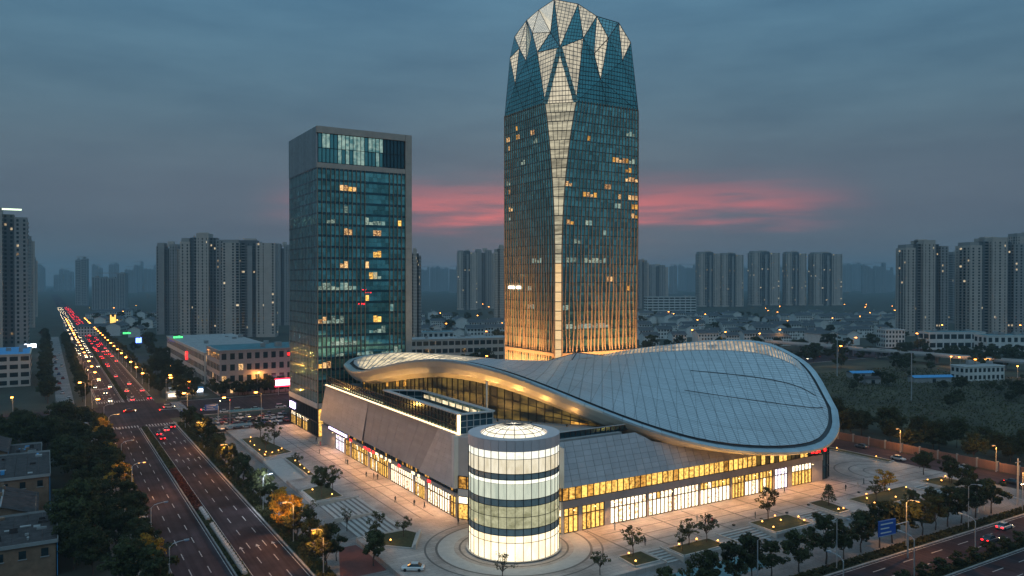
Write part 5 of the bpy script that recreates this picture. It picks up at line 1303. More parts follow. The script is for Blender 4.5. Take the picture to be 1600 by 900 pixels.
def leaves(q, r_, c, rad, n_, size):
    for _ in range(n_):
        d = Vector((r_.gauss(0, 1), r_.gauss(0, 1), r_.gauss(0, 1))).normalized(); p = c+Vector((d.x*rad.x, d.y*rad.y, d.z*rad.z))*r_.uniform(.55, 1.0)
        nn = (d+Vector((r_.uniform(-.8, .8), r_.uniform(-.8, .8), r_.uniform(-.2, .9)))).normalized(); a = nn.cross(Vector((r_.uniform(-1, 1), r_.uniform(-1, 1), r_.uniform(-1, 1)))).normalized(); b = nn.cross(a)
        s_ = size*r_.uniform(.6, 1.25); q.poly(p-a*s_*.5, p-b*s_*.32, p+a*s_*.5, p+b*s_*.32)
def treeproto(name, seed, h, rad, th, clumps, per, size, lm, flat=.8, limbs=6, openness=1.0):
    r_ = random.Random(seed); t = thing(name, 'x', 'tree'); tr = MB(); cr_ = MB()
    cz = th+(h-th)*.5
    top = Vector((r_.uniform(-.3, .3), r_.uniform(-.3, .3), cz+(h-th)*.2))
    tr.tube([(0, 0, -.3), (r_.uniform(-.1, .1), r_.uniform(-.1, .1), th*.6), (top.x*.5, top.y*.5, th*1.15), tuple(top)], .035*h*.55, 7, .03)
    cs = []
    for k in range(clumps):
        u = r_.random(); an = r_.uniform(0, 2*PI); rr_ = math.sqrt(r_.uniform(.08, 1)); zz_ = r_.uniform(-1, 1)
        k2 = math.sqrt(max(0, 1-zz_*zz_*.85)); lobe = 1+.22*math.sin(an*3+seed)+.12*math.sin(an*5+2*seed)
        c = Vector((rad*rr_*k2*math.cos(an)*lobe, rad*rr_*k2*math.sin(an)*lobe, cz+zz_*(h-th)*.5*flat*r_.uniform(.75, 1.15)))
        cs.append(c); cl_ = rad*r_.uniform(.2, .36)*openness; leaves(cr_, r_, c, Vector((cl_, cl_, cl_*.75)), per, size)
    for c in r_.sample(cs, min(limbs, len(cs))):
        a = Vector((top.x*.4, top.y*.4, th*r_.uniform(.75, 1.2))); m_ = a.lerp(c, .5)+Vector((0, 0, .3)); tr.tube([a, m_, c], .018*h*.5, 5, .015)
    tr.build('trunk', M['bark'], t); cr_.build('crown', lm, t)
    return t
TP = {
 'street': [treeproto('street_tree', 21+i, 7.4+.5*i, 2.7, 2.4, 42, 60, .5, LF['dark']) for i in range(3)],
 'park': [treeproto('park_tree', 31+i, 11+i, 4.6, 2.8, 70, 70, .62, LF['dark']) for i in range(3)],
 'open': [treeproto('plaza_tree', 41+i, 6.6+.4*i, 2.5, 2.2, 30, 26, .42, LF['open'], limbs=12, openness=.8) for i in range(2)],
 'glow_painted': [treeproto('glow_painted_tree', 51, 6.4, 2.3, 2.0, 34, 44, .4, LF['yellow'], limbs=10)],
 'far': [treeproto('distant_tree', 61+i, 9, 4.4, 2.0, 26, 40, 1.0, LF['dark']) for i in range(2)],
 'bare': [treeproto('sapling', 71+i, 6.2, 1.9, 2.0, 22, 11, .34, LF['open'], limbs=16, openness=.9) for i in range(2)],
}
# conifer
t = thing('conifer', 'x', 'tree'); r_ = random.Random(5); q = MB(); tr = MB().tube([(0, 0, -.2), (0, 0, 5.4)], .12, 6, .02)
for k in range(9):
    z = 1.6+k*.42; rr_ = 1.7*(1-k/10)
    for j in range(7):
        an = j*2*PI/7+k*.5; c = Vector((rr_*math.cos(an), rr_*math.sin(an), z)); tr.tube([(0, 0, z+.2), tuple(c)], .03, 4, .01); leaves(q, r_, c*.8+Vector((0, 0, z*.2)), Vector((.5, .5, .3)), 16, .3)
tr.build('trunk', M['bark'], t); q.build('crown', LF['con'], t); TP['conifer'] = [t]
tree_rng = random.Random(17)
def tree(kind, x, y, z, label, group=None, sc=None, idx=None):
    ps = TP[kind]; q = ps[tree_rng.randrange(len(ps)) if idx is None else idx]; sc = sc or tree_rng.uniform(.85, 1.15); sc = (sc*tree_rng.uniform(.88, 1.14), sc*tree_rng.uniform(.88, 1.14), sc*tree_rng.uniform(.85, 1.15)) if not hasattr(sc, '__len__') else sc; rz = tree_rng.uniform(0, 6.28)
    if q.name in _used: return dup(q, (x, y, z), rz, sc, label, group)
    _used.add(q.name); q.location = (x, y, z); q.rotation_euler.z = rz; q.scale = sc; return tag(q, label, None, group)
W = GZ+.14
# avenue rows
for i, y in enumerate((146, 156, 166.5, 188, 198, 208, 218, 226, 234, 243, 252, 260, 268, 277, 286, 296, 306, 316)):
    tree('street', 46.4+tree_rng.uniform(-.3, .3), y, GZ+.2, 'round headed street tree in the verge between the avenue and the plaza', 'verge trees on the plaza side', idx=None, sc=tree_rng.uniform(.9, 1.2))
for i in range(26):
    y = 147+i*7.4+tree_rng.uniform(-1.5, 1.5)
    if y < 332 and min(abs(y-q_) for q_ in (158, 228, 262, 301)) > 3.5: tree('street', 16.6+tree_rng.uniform(-.6, .6), y, W, 'street tree lining the park side kerb of the avenue', 'kerb trees on the park side', sc=tree_rng.uniform(.85, 1.15))
for i in range(46):
    y = 412+i*11
    for x in (15.5, 48):
        if x == 48 or i < 40: tree('street', x+tree_rng.uniform(-.8, .8), y+tree_rng.uniform(-2, 2), GZ, 'street tree along the avenue beyond the crossing', 'avenue trees beyond the crossing', sc=tree_rng.uniform(.9, 1.25))
for i in range(40):
    y = 415+i*13; tree('street', 0+tree_rng.uniform(-2, 2), y, GZ, 'street tree beside the pale service lane past the crossing', 'service lane trees', sc=tree_rng.uniform(.9, 1.3))
for x, y, lb in ((16, 158, 'street tree with ochre painted lamp glow at the foot of the park side row'), (15.8, 228, 'street tree with ochre painted lamp glow under the lit park side lamp'), (16.2, 262, 'street tree with ochre painted lamp glow in the middle of the park side row'), (16, 301, 'street tree with ochre painted lamp glow near the crossing on the park side'), (46.2, 172, 'ochre leaved tree in the verge by the broad steps'), (46.8, 178, 'second tree with ochre painted lamp glow in the verge by the broad steps')): tree('glow_painted', x, y, W, lb, None, 1.35)
# park on the left
pk_ = 0; pts_ = []
while pk_ < 3000 and len(pts_) < 96:
    pk_ += 1; x, y = tree_rng.uniform(-75, 12.5), tree_rng.uniform(150, 336)
    if y < 292 and x < 4.5: continue
    if all((x-a)**2+(y-b)**2 > 24 for a, b in pts_): pts_.append((x, y))
for x, y in pts_: tree('park', x, y, GZ, 'big dark evergreen crowding the park beside the old houses', 'park evergreens', sc=tree_rng.uniform(.5, 1.12))
# front row and right side
for i, x in enumerate((92, 100, 108, 112.5, 117.9, 125.3, 133.4, 139, 145.4, 151.4, 156.5, 161.7, 166.9, 172.9, 177.7, 183, 190, 197)):
    tree('street', x, 98.6+tree_rng.uniform(-.4, .4), GZ+.2, 'round headed street tree in the verge of the front road', 'verge trees on the front road', sc=tree_rng.uniform(1.0, 1.25))
for x, y, s_ in ((203, 108, .8), (209, 111, .9), (214, 118.5, .9), (216, 127, .85), (212.5, 117, .8), (222.5, 132, .7), (187, 108, .75), (180, 108.5, .7)): tree('street', x, y, 0 if y > 113.8 else W, 'small round tree in the planting at the plaza corner by the wall', 'plaza corner trees', sc=s_)
for i in range(72):
    x, y = tree_rng.uniform(246, 272), tree_rng.uniform(92, 330); tree('park', x, y, GZ, 'tall dark tree in the belt behind the boundary wall', 'tree belt behind the wall', sc=tree_rng.uniform(.6, .95))
for i in range(26):
    p = g(tree_rng.uniform(1330, 1600), tree_rng.uniform(585, 640)); tree('far', p[0], p[1], GZ, 'scattered bushy tree in the vacant field', 'field trees', sc=tree_rng.uniform(.35, .75))
# front median
for i in range(16): tree('street', 118+i*6, 83.5, GZ, 'low clipped tree in the front road median', 'front median trees', sc=(.55, .55, .42))
# plaza specimens
def spec(kind, x, y, label, sc=1.0, idx=None, z=.15): return tree(kind, x, y, z, label, None, sc, idx)
spec('open', 101.4, 119.6, 'open crowned tree alone in the small lawn bed by the narrow steps', 1.0, 0)
spec('open', 89.9, 115.6, 'small tree standing on the paving in front of the glass drum', .7, 0, 0)
spec('bare', 72.5, 122.5, 'thin leafed sapling right at the foot of the glass drum', 1.0, 0, 0)
spec('open', 115.8, 118.6, 'paired open tree in the L shaped lawn bed nearer the drum', .95, 1)
spec('open', 120.1, 117.8, 'paired open tree in the L shaped lawn bed farther from the drum', 1.0, 0)
spec('open', 143.7, 121.4, 'open tree at the back of the lawn bed with orange ground lights', 1.05, 1)
spec('glow_painted', 189.2, 121.8, 'bright yellow lit tree in the large lawn bed', 1.05)
spec('conifer', 165.8, 121.5, 'small dark conifer in the narrow lawn bed', 1.15)
spec('open', 65.1, 279, 'leafy tree at the tower end of the bed with rows of ground lights', 1.15, 0)
spec('open', 66.1, 264, 'leafy tree at the middle of the bed with rows of ground lights', 1.05, 1)
spec('street', 60.5, 194, 'full crowned tree in the raised bed above the broad steps', 1.05, 0)
spec('open', 64.6, 197.5, 'open crowned tree in the raised bed above the broad steps', 1.05, 1)
spec('open', 66.3, 154.6, 'slim tree in the wedge shaped lawn bed', .72, 0)
spec('street', 55.6, 144.5, 'dense round tree on the sidewalk by the red path', 1.05, 1, W)
spec('open', 61.2, 256, 'small open tree at the avenue corner of the bed with ground lights', .85, 1)
spec('open', 64.9, 231, 'small open tree in the slim bed beside the ramp', .7, 0)
spec('open', 61, 156.6, 'small open tree at the step side of the wedge lawn bed', .8, 1)
spec('open', 179, 117.5, 'small open tree in the large lawn bed beside the yellow one', .8, 0)
spec('open', 112, 116.5, 'small open tree at the drum end of the L shaped bed', .7, 1)
for x, y in ((48.8, 160), (49.6, 166), (50.2, 151), (57.6, 166), (53, 178)): tree('bare', x, y, W if x < 57 else .0, 'thin bare looking sapling on the sidewalk below the broad steps', 'sidewalk saplings', sc=1.0)
# mid-distance greenery
for i in range(230):
    Z = tree_rng.uniform(430, 1250); px = tree_rng.choice((tree_rng.uniform(1000, 1420), tree_rng.uniform(1000, 1420), tree_rng.uniform(640, 790), tree_rng.uniform(130, 250)))
    p = at(px, Z)
    if p.x < 245 and p.y < 400: continue
    if 10 < p.x < 60: continue
    tree('far', p.x, p.y, GZ, 'distant dark tree among the village rooftops', 'distant trees among the rooftops', sc=tree_rng.uniform(.7, 1.3))
for i in range(60):
    p = at(tree_rng.uniform(1400, 1600), tree_rng.uniform(480, 640)); tree('far', p.x, p.y, GZ, 'dark tree around the white offices beyond the field', 'trees around the white offices', sc=tree_rng.uniform(.6, 1.0))
for i in range(34):
    x, y = tree_rng.uniform(54, 135), tree_rng.uniform(391.5, 396)
    tree('street', x, y, GZ, 'street tree in front of the pink grey block', 'trees before the pink grey block', sc=tree_rng.uniform(.7, 1.1))
for i in range(26):
    x, y = tree_rng.uniform(55, 72), tree_rng.uniform(400, 620)
    tree('park', x, y, GZ, 'dark tree between the avenue and the low blocks', 'trees beside the low blocks', sc=tree_rng.uniform(.55, .85))
# hedges
def hedge(label, x0, x1, y0, y1, h, lm, n_, size=.3, seed=1):
    r_ = random.Random(seed); q = MB()
    for _ in range(n_):
        p = Vector((r_.uniform(x0, x1), r_.uniform(y0, y1), GZ+.15+h*math.sqrt(r_.random())*r_.uniform(.8, 1.1)))
        nn = Vector((r_.uniform(-1, 1), r_.uniform(-1, 1), r_.uniform(.2, 1.2))).normalized(); a = nn.cross(Vector((r_.uniform(-1, 1), r_.uniform(-1, 1), .3))).normalized(); b = nn.cross(a); s_ = size*r_.uniform(.7, 1.4)
        q.poly(p-a*s_, p-b*s_*.6, p+a*s_, p+b*s_*.6)
    o = q.build('hedge', lm); return tag(o, label, 'hedge', None, 'stuff')
hedge('low green hedge on the avenue median near the white planters', MX0+.3, MX1-.3, 120, 200, .8, LF['hedge'], 7000, .3, 1)
hedge('reddish hedge on the middle stretch of the avenue median', MX0+.3, MX1-.3, 200, 248, .8, LF['red'], 4500, .3, 2)
hedge('low green hedge on the avenue median near the crossing', MX0+.3, MX1-.3, 248, YC0-20, .8, LF['hedge'], 6500, .3, 3)
hedge('low hedge on the avenue median beyond the crossing', MX0+.3, MX1-.3, YC1+20, 800, 1.0, LF['hedge'], 9000, .5, 4)
hedge('ground cover shrubs in the verge beside the avenue', XR+.6, XR+3.6, 120, 330, .5, LF['hedge'], 11000, .3, 5)
hedge('ground cover shrubs in the verge of the front road', 80, 224, FY1+.6, FY1+2.8, .55, LF['hedge'], 9000, .3, 6)
hedge('clipped hedge on the front road median', 100, 300, FM0+.4, FM1-.4, .9, LF['hedge'], 12000, .3, 7)
hedge('weeds and rough grass over the vacant field', 275, 480, 95, 300, .7, LF['hedge'], 22000, .45, 8)
# white flower planters on the median
fp = thing('flower_planter', 'white flower planter in the row on the avenue median', 'planter', (0, 0, 0), 0, 'white planters on the median')
MB().box(-.45, .45, -.95, .95, 0, .45).build('box', M['conc'], fp)
q = MB(); leaves(q, random.Random(3), Vector((0, 0, .7)), Vector((.5, .9, .25)), 60, .22); q.build('blossom', mat('white_blossom', (.6, .57, .56), .8, island=.35), fp)
for i in range(24):
    y = 152+i*2.05
    if i == 0: fp.location = (32.3, y, GZ+.9)
    elif i not in (17, 18): dup(fp, (32.3, y, GZ+.9))

# ------------------------------------------------------------------ lamps, signals, signs
LAMPF = mat('far_sodium_glass', (1, .6, .25), .4, emit=(1, .3, .04), es=26, sampling=False)
def lampproto(h, arm, on, col='or', name='street_lamp'):
    t = thing(name, 'x', 'street lamp')
    MB().tube([(0, 0, 0), (0, 0, h-.8), (arm*.25, 0, h-.2), (arm*.6, 0, h), (arm, 0, h+.1)], .11, 8, .05).build('pole', M['steel'], t)
    MB().lathe([(.2, 0), (.2, .3), (.12, .45)], 8).build('base', M['steel'], t)
    hd_ = MB().box(arm-.15, arm+.75, -.17, .17, h+.02, h+.2).build('lamp_head', M['steel'], t)
    (MB().box(arm-.05, arm+.68, -.15, .15, h-.06, h+.015) if col != 'far' else MB().box(arm-.2, arm+.9, -.35, .35, h-.3, h+.015)).build('lamp_glass', {'or': lamp_or, 'wh': lamp_wh, 'far': LAMPF}[col] if on else M['bluesh'], hd_)
    return t
LP_ = {}
def lamp(x, y, z, rz, on, label, group=None, h=9.5, arm=2.6, col='or', power=3200):
    key = (h, arm, on, col)
    if key not in LP_: t = LP_[key] = lampproto(h, arm, on, col); t.location = (x, y, z); t.rotation_euler.z = rz; tag(t, label, None, group)
    else: t = dup(LP_[key], (x, y, z), rz, None, label, group)
    if not group and 'group' in t.keys(): del t['group']
    if on and power: 
        lo = light('POINT', t, (arm+.3, 0, h-.35), power, (1, .43, .09) if col != 'wh' else (.8, .88, 1), shadow_soft_size=.25)
    return t
for y, on in ((150, 0), (178, 0), (220, 1), (252, 0), (304, 1), (330, 0)):
    lamp(18.9, y, W, 0, on, ('lit' if on else 'unlit')+' curved arm street lamp on the park side kerb of the avenue', ('lit' if on else 'unlit')+' park side lamps')
for y, on in ((145, 1), (166, 1), (193, 2), (234, 1), (275, 1), (316, 0)):
    lamp(45.6, y, GZ+.2, PI if on != 2 else 0, 1 if on else 0, {1: 'lit orange street lamp in the verge on the plaza side of the avenue', 2: 'white lit lamp post in the verge near the pale ramp', 0: 'unlit lamp post in the verge close to the crossing'}[on], 'orange verge lamps' if on == 1 else None, 9.0, 1.6, 'wh' if on == 2 else 'or')
for x, on in ((110, 0), (132.6, 0), (155.8, 1), (180, 0), (204.3, 1)):
    lamp(x, 95.3, GZ+.2, -PI/2, on, ('lit orange' if on else 'unlit')+' lamp post in the verge of the front road', ('lit' if on else 'unlit')+' front road verge lamps', 10.5, 2.2)
for x in (118, 139.1, 160.3, 182): lamp(x, 83.5, GZ+.1, PI/2, 0, 'unlit curved lamp on the front road median', 'front median lamps', 9.0, 2.6)
for i in range(22):
    y = 420+i*32
    lamp(18.9, y, GZ, 0, 1, 'lit orange avenue lamp beyond the crossing', 'avenue lamps beyond the crossing', col='far', power=3500 if i < 9 else 0); lamp(45.4, y+14, GZ, PI, 1, 'lit orange avenue lamp beyond the crossing', 'avenue lamps beyond the crossing', col='far', power=3500 if i < 9 else 0)
for px, py in ((1310, 573), (1333, 556), (1135, 545), (1080, 540), (1185, 548), (1475, 530), (1436, 548), (1222, 540), (1100, 508), (1265, 505), (1360, 505), (1400, 500)):
    p = g(px, py); lamp(p[0], p[1], GZ, tree_rng.uniform(0, 6), 1, 'lit orange lamp along the roads behind the great roof', 'lamps on the far roads', 14, 1.5, 'far', power=2500 if py > 535 else 0)
for px, py in ((687, 572), (758, 572), (1012, 566), (655, 530), (1500, 575), (1521, 578), (1485, 573), (1540, 577), (1590, 590), (430, 612), (270, 606), (290, 618), (262, 590), (345, 612), (20, 645), (70, 560)):
    p = g(px, py); lamp(p[0], p[1], GZ, tree_rng.uniform(0, 6), 1, 'short lit orange lamp on the side streets past the crossing', 'side street lamps', 7, 1.2, 'far', power=900)
rl = random.Random(8)
for i in range(46):
    px = rl.choice((rl.uniform(1010, 1420), rl.uniform(1010, 1420), rl.uniform(650, 785), rl.uniform(130, 250), rl.uniform(1400, 1600))); Z = rl.uniform(620, 1500)
    p = at(px, Z)
    if not 8 < p.x < 60: lamp(p.x, p.y, GZ, rl.uniform(0, 6), 1, 'tiny lit orange lamp scattered among the distant rooftops', 'scattered distant lamps', 12, 1.5, 'far', power=0)
for y in (120, 150, 180, 205): lamp(241.6, y, GZ, PI, 1, 'lit orange lamp by the boundary wall on the back road', 'back road lamps', 8, 1.4, power=2200)
# low bollard lights in the lawns
bl = thing('bollard_light', 'x', 'light'); MB().lathe([(.09, 0), (.09, .5), (.0, .5)], 8).build('post', M['darkm'], bl)
MB().lathe([(0, .5), (.17, .52), (.2, .65), (.12, .78), (0, .8)], 8).build('lamp_glass', mat('bollard_glass', (1, .7, .4), .4, emit=(1, .4, .07), es=3, sampling=False), bl)
def bollard(x, y, z, label, group, first=[1]):
    if first: first.pop(); o = bl; o.location = (x, y, z); tag(o, label, None, group)
    else: o = dup(bl, (x, y, z), 0, None, label, group)
    light('POINT', o, (0, 0, 1.0), 60, (1, .46, .13), shadow_soft_size=.15)
for x, y in ((59.2, 248), (60.5, 252), (59.4, 256), (62, 250), (64.5, 252), (59.6, 264), (59.8, 271), (61.5, 278), (66, 254)): bollard(x, y, .2, 'small orange bollard light in the bed near the office tower', 'bollard lights near the office tower')
for x, y in ((64.6, 219), (64.8, 224), (65, 229), (65.2, 235)): bollard(x, y, .2, 'small orange bollard light in the slim bed by the ramp', 'bollard lights by the ramp')
for x, y in ((63, 193), (60, 200), (62.5, 152.5), (99, 116), (100.6, 120)): bollard(x, y, .2, 'single orange bollard light beside a tree in a lawn bed', 'single bollard lights by trees')
for x, y in ((113, 118.6), (118.4, 119), (121.6, 116), (139, 116), (140, 120), (144.5, 118.5), (146, 121.4), (149, 115.6), (150, 118)): bollard(x, y, .2, 'orange bollard light on the lawn beside the wide steps', 'bollard lights beside the wide steps')
for x, y in ((163.4, 117), (165, 116.8), (175.5, 115.6), (177.5, 119), (181, 121.5), (186.5, 121.6), (185, 116), (192, 117), (190, 121), (196, 120)): bollard(x, y, .2, 'orange bollard light on the lawn around the yellow tree', 'bollard lights around the yellow tree')
for x, y in ((208.6, 121.5), (211, 119), (215, 116), (216.5, 121), (222.4, 146), (222.4, 160)): bollard(x, y, .2, 'orange bollard light in the corner planting by the wall', 'bollard lights in the corner planting')
# traffic signals and signs
REDL = mat('red_signal', (1, .1, .05), .4, emit=(1, .02, .01), es=6, sampling=False); BLUEG = mat('blue_signal', (.1, .4, 1), .4, emit=(.05, .5, 1), es=5, sampling=False)
def signal(x, y, rz, label, arm=6):
    t = thing('traffic_signal', label, 'traffic light', (x, y, GZ), rz)
    for nm, b_, m in (('pole', MB().tube([(0, 0, 0), (0, 0, 6.2)], .12, 8), M['steel']), ('arm', MB().tube([(0, 0, 6), (arm, 0, 6.3)], .08, 6), M['steel']), ('housing', MB().box(arm-.2, arm+1.0, -.15, .15, 6.0, 6.5), M['darkm']), ('lens', MB().box(arm-.1, arm+.3, -.2, -.16, 6.08, 6.42), REDL), ('lens', MB().box(arm-.1, arm+.3, .16, .2, 6.08, 6.42), REDL)):
        o = b_.build(nm, m, t); o.matrix_parent_inverse = Matrix()
signal(XR+2.5, YC0-16, PI, 'traffic signal arm over the avenue on the plaza corner', 8); signal(XL-2, YC1+16, 0, 'traffic signal arm over the avenue on the service lane corner', 7)
signal(XR+14, YC1+3, -PI/2, 'traffic signal by the pink grey block corner', 5); signal(XL-10, YC0-3, PI/2, 'traffic signal at the park corner of the crossing', 5); signal(96, YC0-4, PI/2, 'traffic signal near the glowing pink billboard', 5)
SIGNB = mat('blue_sign_face', (.02, .09, .38), .5, var=.05)
def bsign(label, c, wd, h, z, rz, arm=None):
    t = thing('road_sign', label, 'sign', (c[0], c[1], GZ), rz)
    P_ = [('panel', MB().box(-wd/2, wd/2, -.08, .08, z, z+h), SIGNB), ('post', MB().tube([(wd/2+(arm or 0), .2, 0), (wd/2+(arm or 0), .2, z+h*.6)], .16, 8), M['steel'])]
    if arm: P_.append(('arm', MB().tube([(wd/2+arm, .2, z+h*.6), (0, .2, z+h*.5)], .1, 6), M['steel']))
    for k in range(3): P_.append(('lettering', MB().box(-wd*.38, -wd*.38+wd*(.7, .5, .62)[k], -.095, -.085, z+h*(.72-.27*k), z+h*(.8-.27*k)), M['white']))
    P_.append(('border', MB().box(-wd/2+.1, wd/2-.1, -.095, -.085, z+.06, z+.12), M['white'])); P_.append(('border', MB().box(-wd/2+.1, wd/2-.1, -.095, -.085, z+h-.12, z+h-.06), M['white']))
    for nm, b_, m in P_:
        o = b_.build(nm, m, t); o.matrix_parent_inverse = Matrix()
bsign('large blue road sign on an arm over the front road', (144.6, 92.5), 5.0, 3.2, 5.6, -.1, 4.0)
bsign('blue road sign by the avenue stop line', (47.8, 327), 4.2, 2.4, 3.2, 0)
bsign('blue road sign above the parking lot entrance', (55.5, 318), 5.0, 2.4, 6.0, 0)
bb = thing('billboard', 'glowing pink and white billboard at the crossing by the office tower', 'sign', (100, 386, GZ))
MB().box(97.5, 106, 386.2, 386.5, 3.6, 6.6).build('panel', mat('billboard_face', (1, .8, .85), .5, emit=(1, .5, .62), es=3), bb)
MB().box(97.2, 106.3, 386.1, 386.6, 3.0, 3.6).box(97.2, 106.3, 386.1, 386.6, 6.6, 7.2).build('frame', mat('billboard_red', (.6, .02, .05), .5, emit=(1, .02, .06), es=2.5), bb)
for x in (99, 104.5): MB().tube([(x, 386.6, GZ), (x, 386.6, 4)], .2, 8).build('post', M['steel'], bb)
rs = thing('round_sign', 'red round sign glowing on the long podium block', 'sign', (73.6, 505, 10))
q = MB().lathe([(0, -.2), (2.6, -.2), (2.6, .2), (0, .2)], 20).build('disc', REDS, rs); q.matrix_parent_inverse = Matrix(); q.rotation_euler = (0, PI/2, 0); q = MB().lathe([(1.3, .25), (1.8, .25)], 20).build('ring', M['white'], rs); q.matrix_parent_inverse = Matrix(); q.rotation_euler = (0, -PI/2, 0)
GREENS = mat('green_sign_face', (.1, .9, .2), .5, emit=(.1, 1, .25), es=1.6, sampling=False); BLUES = mat('blue_sign_glow', (.1, .2, 1), .5, emit=(.08, .15, 1), es=10, sampling=False); YELS = mat('yellow_sign_glow', (1, .7, .2), .5, emit=(1, .55, .12), es=1.6, sampling=False)
for x, y, z, wd, h, m, lb in ((73.5, 560, 17, 6, 1.6, GREENS, 'green glowing rooftop lettering on the long podium block'), (58, 640, 9, 4, 4, BLUES, 'round blue neon sign beside the avenue'), (64, 1000, 4, 6, 13, YELS, 'tall yellow lit hoarding far up the avenue'), (64, 830, 4, 7, 2, GREENS, 'low green lit shop roof beside the avenue'), (-14, 700, 4, 8, 3, lamp_wh, 'white lit shop sign across the service lane'), (106, 395.8, 17.6, 4, 1.6, REDS, 'small red rooftop sign on the pink grey block')):
    sg = thing('neon_sign', lb, 'sign', (x, y, z))
    for k in range(4): glq = MB().box(x+wd*k/4+.1, x+wd*(k+1)/4-.1, y-.3, y-.1, z, z+h*rnd.uniform(.7, 1)); glq.build('sign_letter', m, sg)
    MB().box(x, x+wd, y-.08, y+.05, z-.2, z+h+.1).build('sign_back', M['darkm'], sg)
# kiosks by the crossing
for i, (x, y, m) in enumerate(((52, 402, SHOPW), (57, 404, COOLW), (62, 408, SHOPY), (66, 413, lamp_wh), (55, 418, COOLW))):
    k = thing('kiosk', ['white lit corner kiosk by the crossing', 'pale lit kiosk second from the crossing', 'yellow lit kiosk with open counter', 'cold white lit kiosk by the trees', 'pale lit kiosk behind the corner one'][i], 'kiosk', (x, y, GZ))
    MB().box(x-2, x+2, y-1.5, y+1.5, GZ, GZ+2.8).build('wall', M['white'], k); MB().box(x-1.7, x+1.7, y-1.58, y-1.45, GZ+.9, GZ+2.4).build('lit_window', m, k)
    MB().poly((x-2.3, y-2.6, GZ+2.7), (x+2.3, y-2.6, GZ+2.7), (x+2.3, y+1.8, GZ+3.1), (x-2.3, y+1.8, GZ+3.1)).build('awning', M['bluesh'] if i % 2 else M['white'], k)
gt = thing('site_gate', 'white steel gateway frame at the front corner of the sidewalk', 'gate', (193, 101, W))
for x in (189, 191.5, 195, 197.5): MB().box(x-.15, x+.15, 100.85, 101.15, W, 3).build('post', M['white'], gt)
for z in (1.2, 2.1, 3.0): MB().box(189, 197.5, 100.9, 101.1, z-.1, z+.1).build('rail', M['white'], gt)
for x, y, lb in ((XR+6, YC0-6, 'orange lit mast at the parking corner of the crossing'), (XL-5, YC0-8, 'orange lit mast at the park corner of the crossing'), (XR+5, YC1+6, 'orange lit mast at the kiosk corner of the crossing'), (XL-5, YC1+7, 'orange lit mast at the service lane corner of the crossing'), (62, 316, 'added orange lit mast among the parked cars by the avenue'), (76, 324, 'added orange lit mast among the parked cars by the office tower'), (90, 392, 'orange lit mast in front of the pink grey block')): lamp(x, y, GZ, rl.uniform(0, 6), 1, lb, None, 11, 1.8, 'far', power=3200)  # the two parking lot masts are added to brighten the lot
for px, py, h in ((1424, 628, 24), (1308, 588, 30), (1590, 790, 12)):
    p = g(px, py); tag(MB().tube([(p[0], p[1], GZ), (p[0], p[1], GZ+h)], .3, 8, .18).bar((p[0]-1.2, p[1], GZ+h-1), (p[0]+1.2, p[1], GZ+h-1), .15, .15).build('utility_pole', M['steel']), {24: 'tall pale utility pole standing in the vacant field', 30: 'tallest utility pole near the viaduct', 12: 'short utility pole at the front road corner'}[h], 'pole')

# ------------------------------------------------------------------ cars
CARP = mat('car_paint', (.5, .5, .5), .3, .4, objcol=True); TAIL = mat('tail_light', (.8, .02, .02), .4, emit=(1, .006, .01), es=13, sampling=False); HEADL = mat('head_light', (1, 1, .9), .3, emit=(1, .78, .45), es=20, sampling=False)
TAILO = mat('tail_light_off', (.3, .01, .01), .3); HEADO = mat('head_light_off', (.5, .5, .5), .2, .3); RUB = mat('tyre', (.02, .02, .02), .8)
def loft(sections):
    q = MB(); n_ = len(sections[0])
    for s_ in sections: q.v += s_
    for i in range(len(sections)-1):
        for j in range(n_): q.f.append((i*n_+j, i*n_+(j+1) % n_, (i+1)*n_+(j+1) % n_, (i+1)*n_+j))
    q.f += [tuple(reversed(range(n_))), tuple((len(sections)-1)*n_+j for j in range(n_))]; return q
def sec(y, hw, z0, z1, r=.12): return [(-hw+r, y, z0), (hw-r, y, z0), (hw, y, z0+r), (hw, y, z1-r), (hw-r*1.6, y, z1), (-hw+r*1.6, y, z1), (-hw, y, z1-r), (-hw, y, z0+r)]
def carproto(name, on, van=0):
    t = thing(name, 'x', 'car'); L_ = 2.25
    MB_ = loft([sec(-L_, .72, .34, .82), sec(-L_+.12, .84, .24, .93), sec(-1.3, .9, .2, .96), sec(0, .9, .2, .95), sec(1.1, .89, .2, .9), sec(L_-.25, .84, .24, .78), sec(L_, .7, .34, .62)])
    MB_.build('body', CARP, t, False)
    top = 1.44 if not van else 1.75
    cab = loft([[(-.78, yb, .92), (.78, yb, .92), (w2, yt, top), (-w2, yt, top)] for yb, yt, w2 in ((-1.75 if not van else -2.1, -1.0 if not van else -1.9, .58), (1.0, .25, .58))])
    cab.build('glasshouse', M['bglass'], t)
    MB().box(-.6, .6, -1.05 if not van else -1.95, .3, top-.01, top+.05).build('roof', CARP, t)
    wm_ = MB(); wm_.lathe([(0, -.1), (.2, -.1), (.31, -.09), (.31, .09), (.2, .1), (0, .1)], 12); me = wm_.mesh('wheel'); me.materials.append(RUB)
    for sx in (-1, 1):
        for y in (-1.35, 1.38): o = obj('wheel', me, None, t, world=False); o.location = (sx*.82, y, .31); o.rotation_euler = (0, PI/2, 0)
    for sx in (-1, 1):
        MB().box(sx*.6-.2, sx*.6+.2, -L_-.03, -L_+.06, .58, .78).build('tail_light', TAIL if on else TAILO, t)
        MB().box(sx*.55-.17, sx*.55+.17, L_-.09, L_+.03, .5, .64).build('head_light', HEADL if on else HEADO, t)
    return t
CP = {(1, 0): carproto('car', 1), (1, 1): carproto('car', 1, 1), (0, 0): carproto('car', 0), (0, 1): carproto('car', 0, 1)}
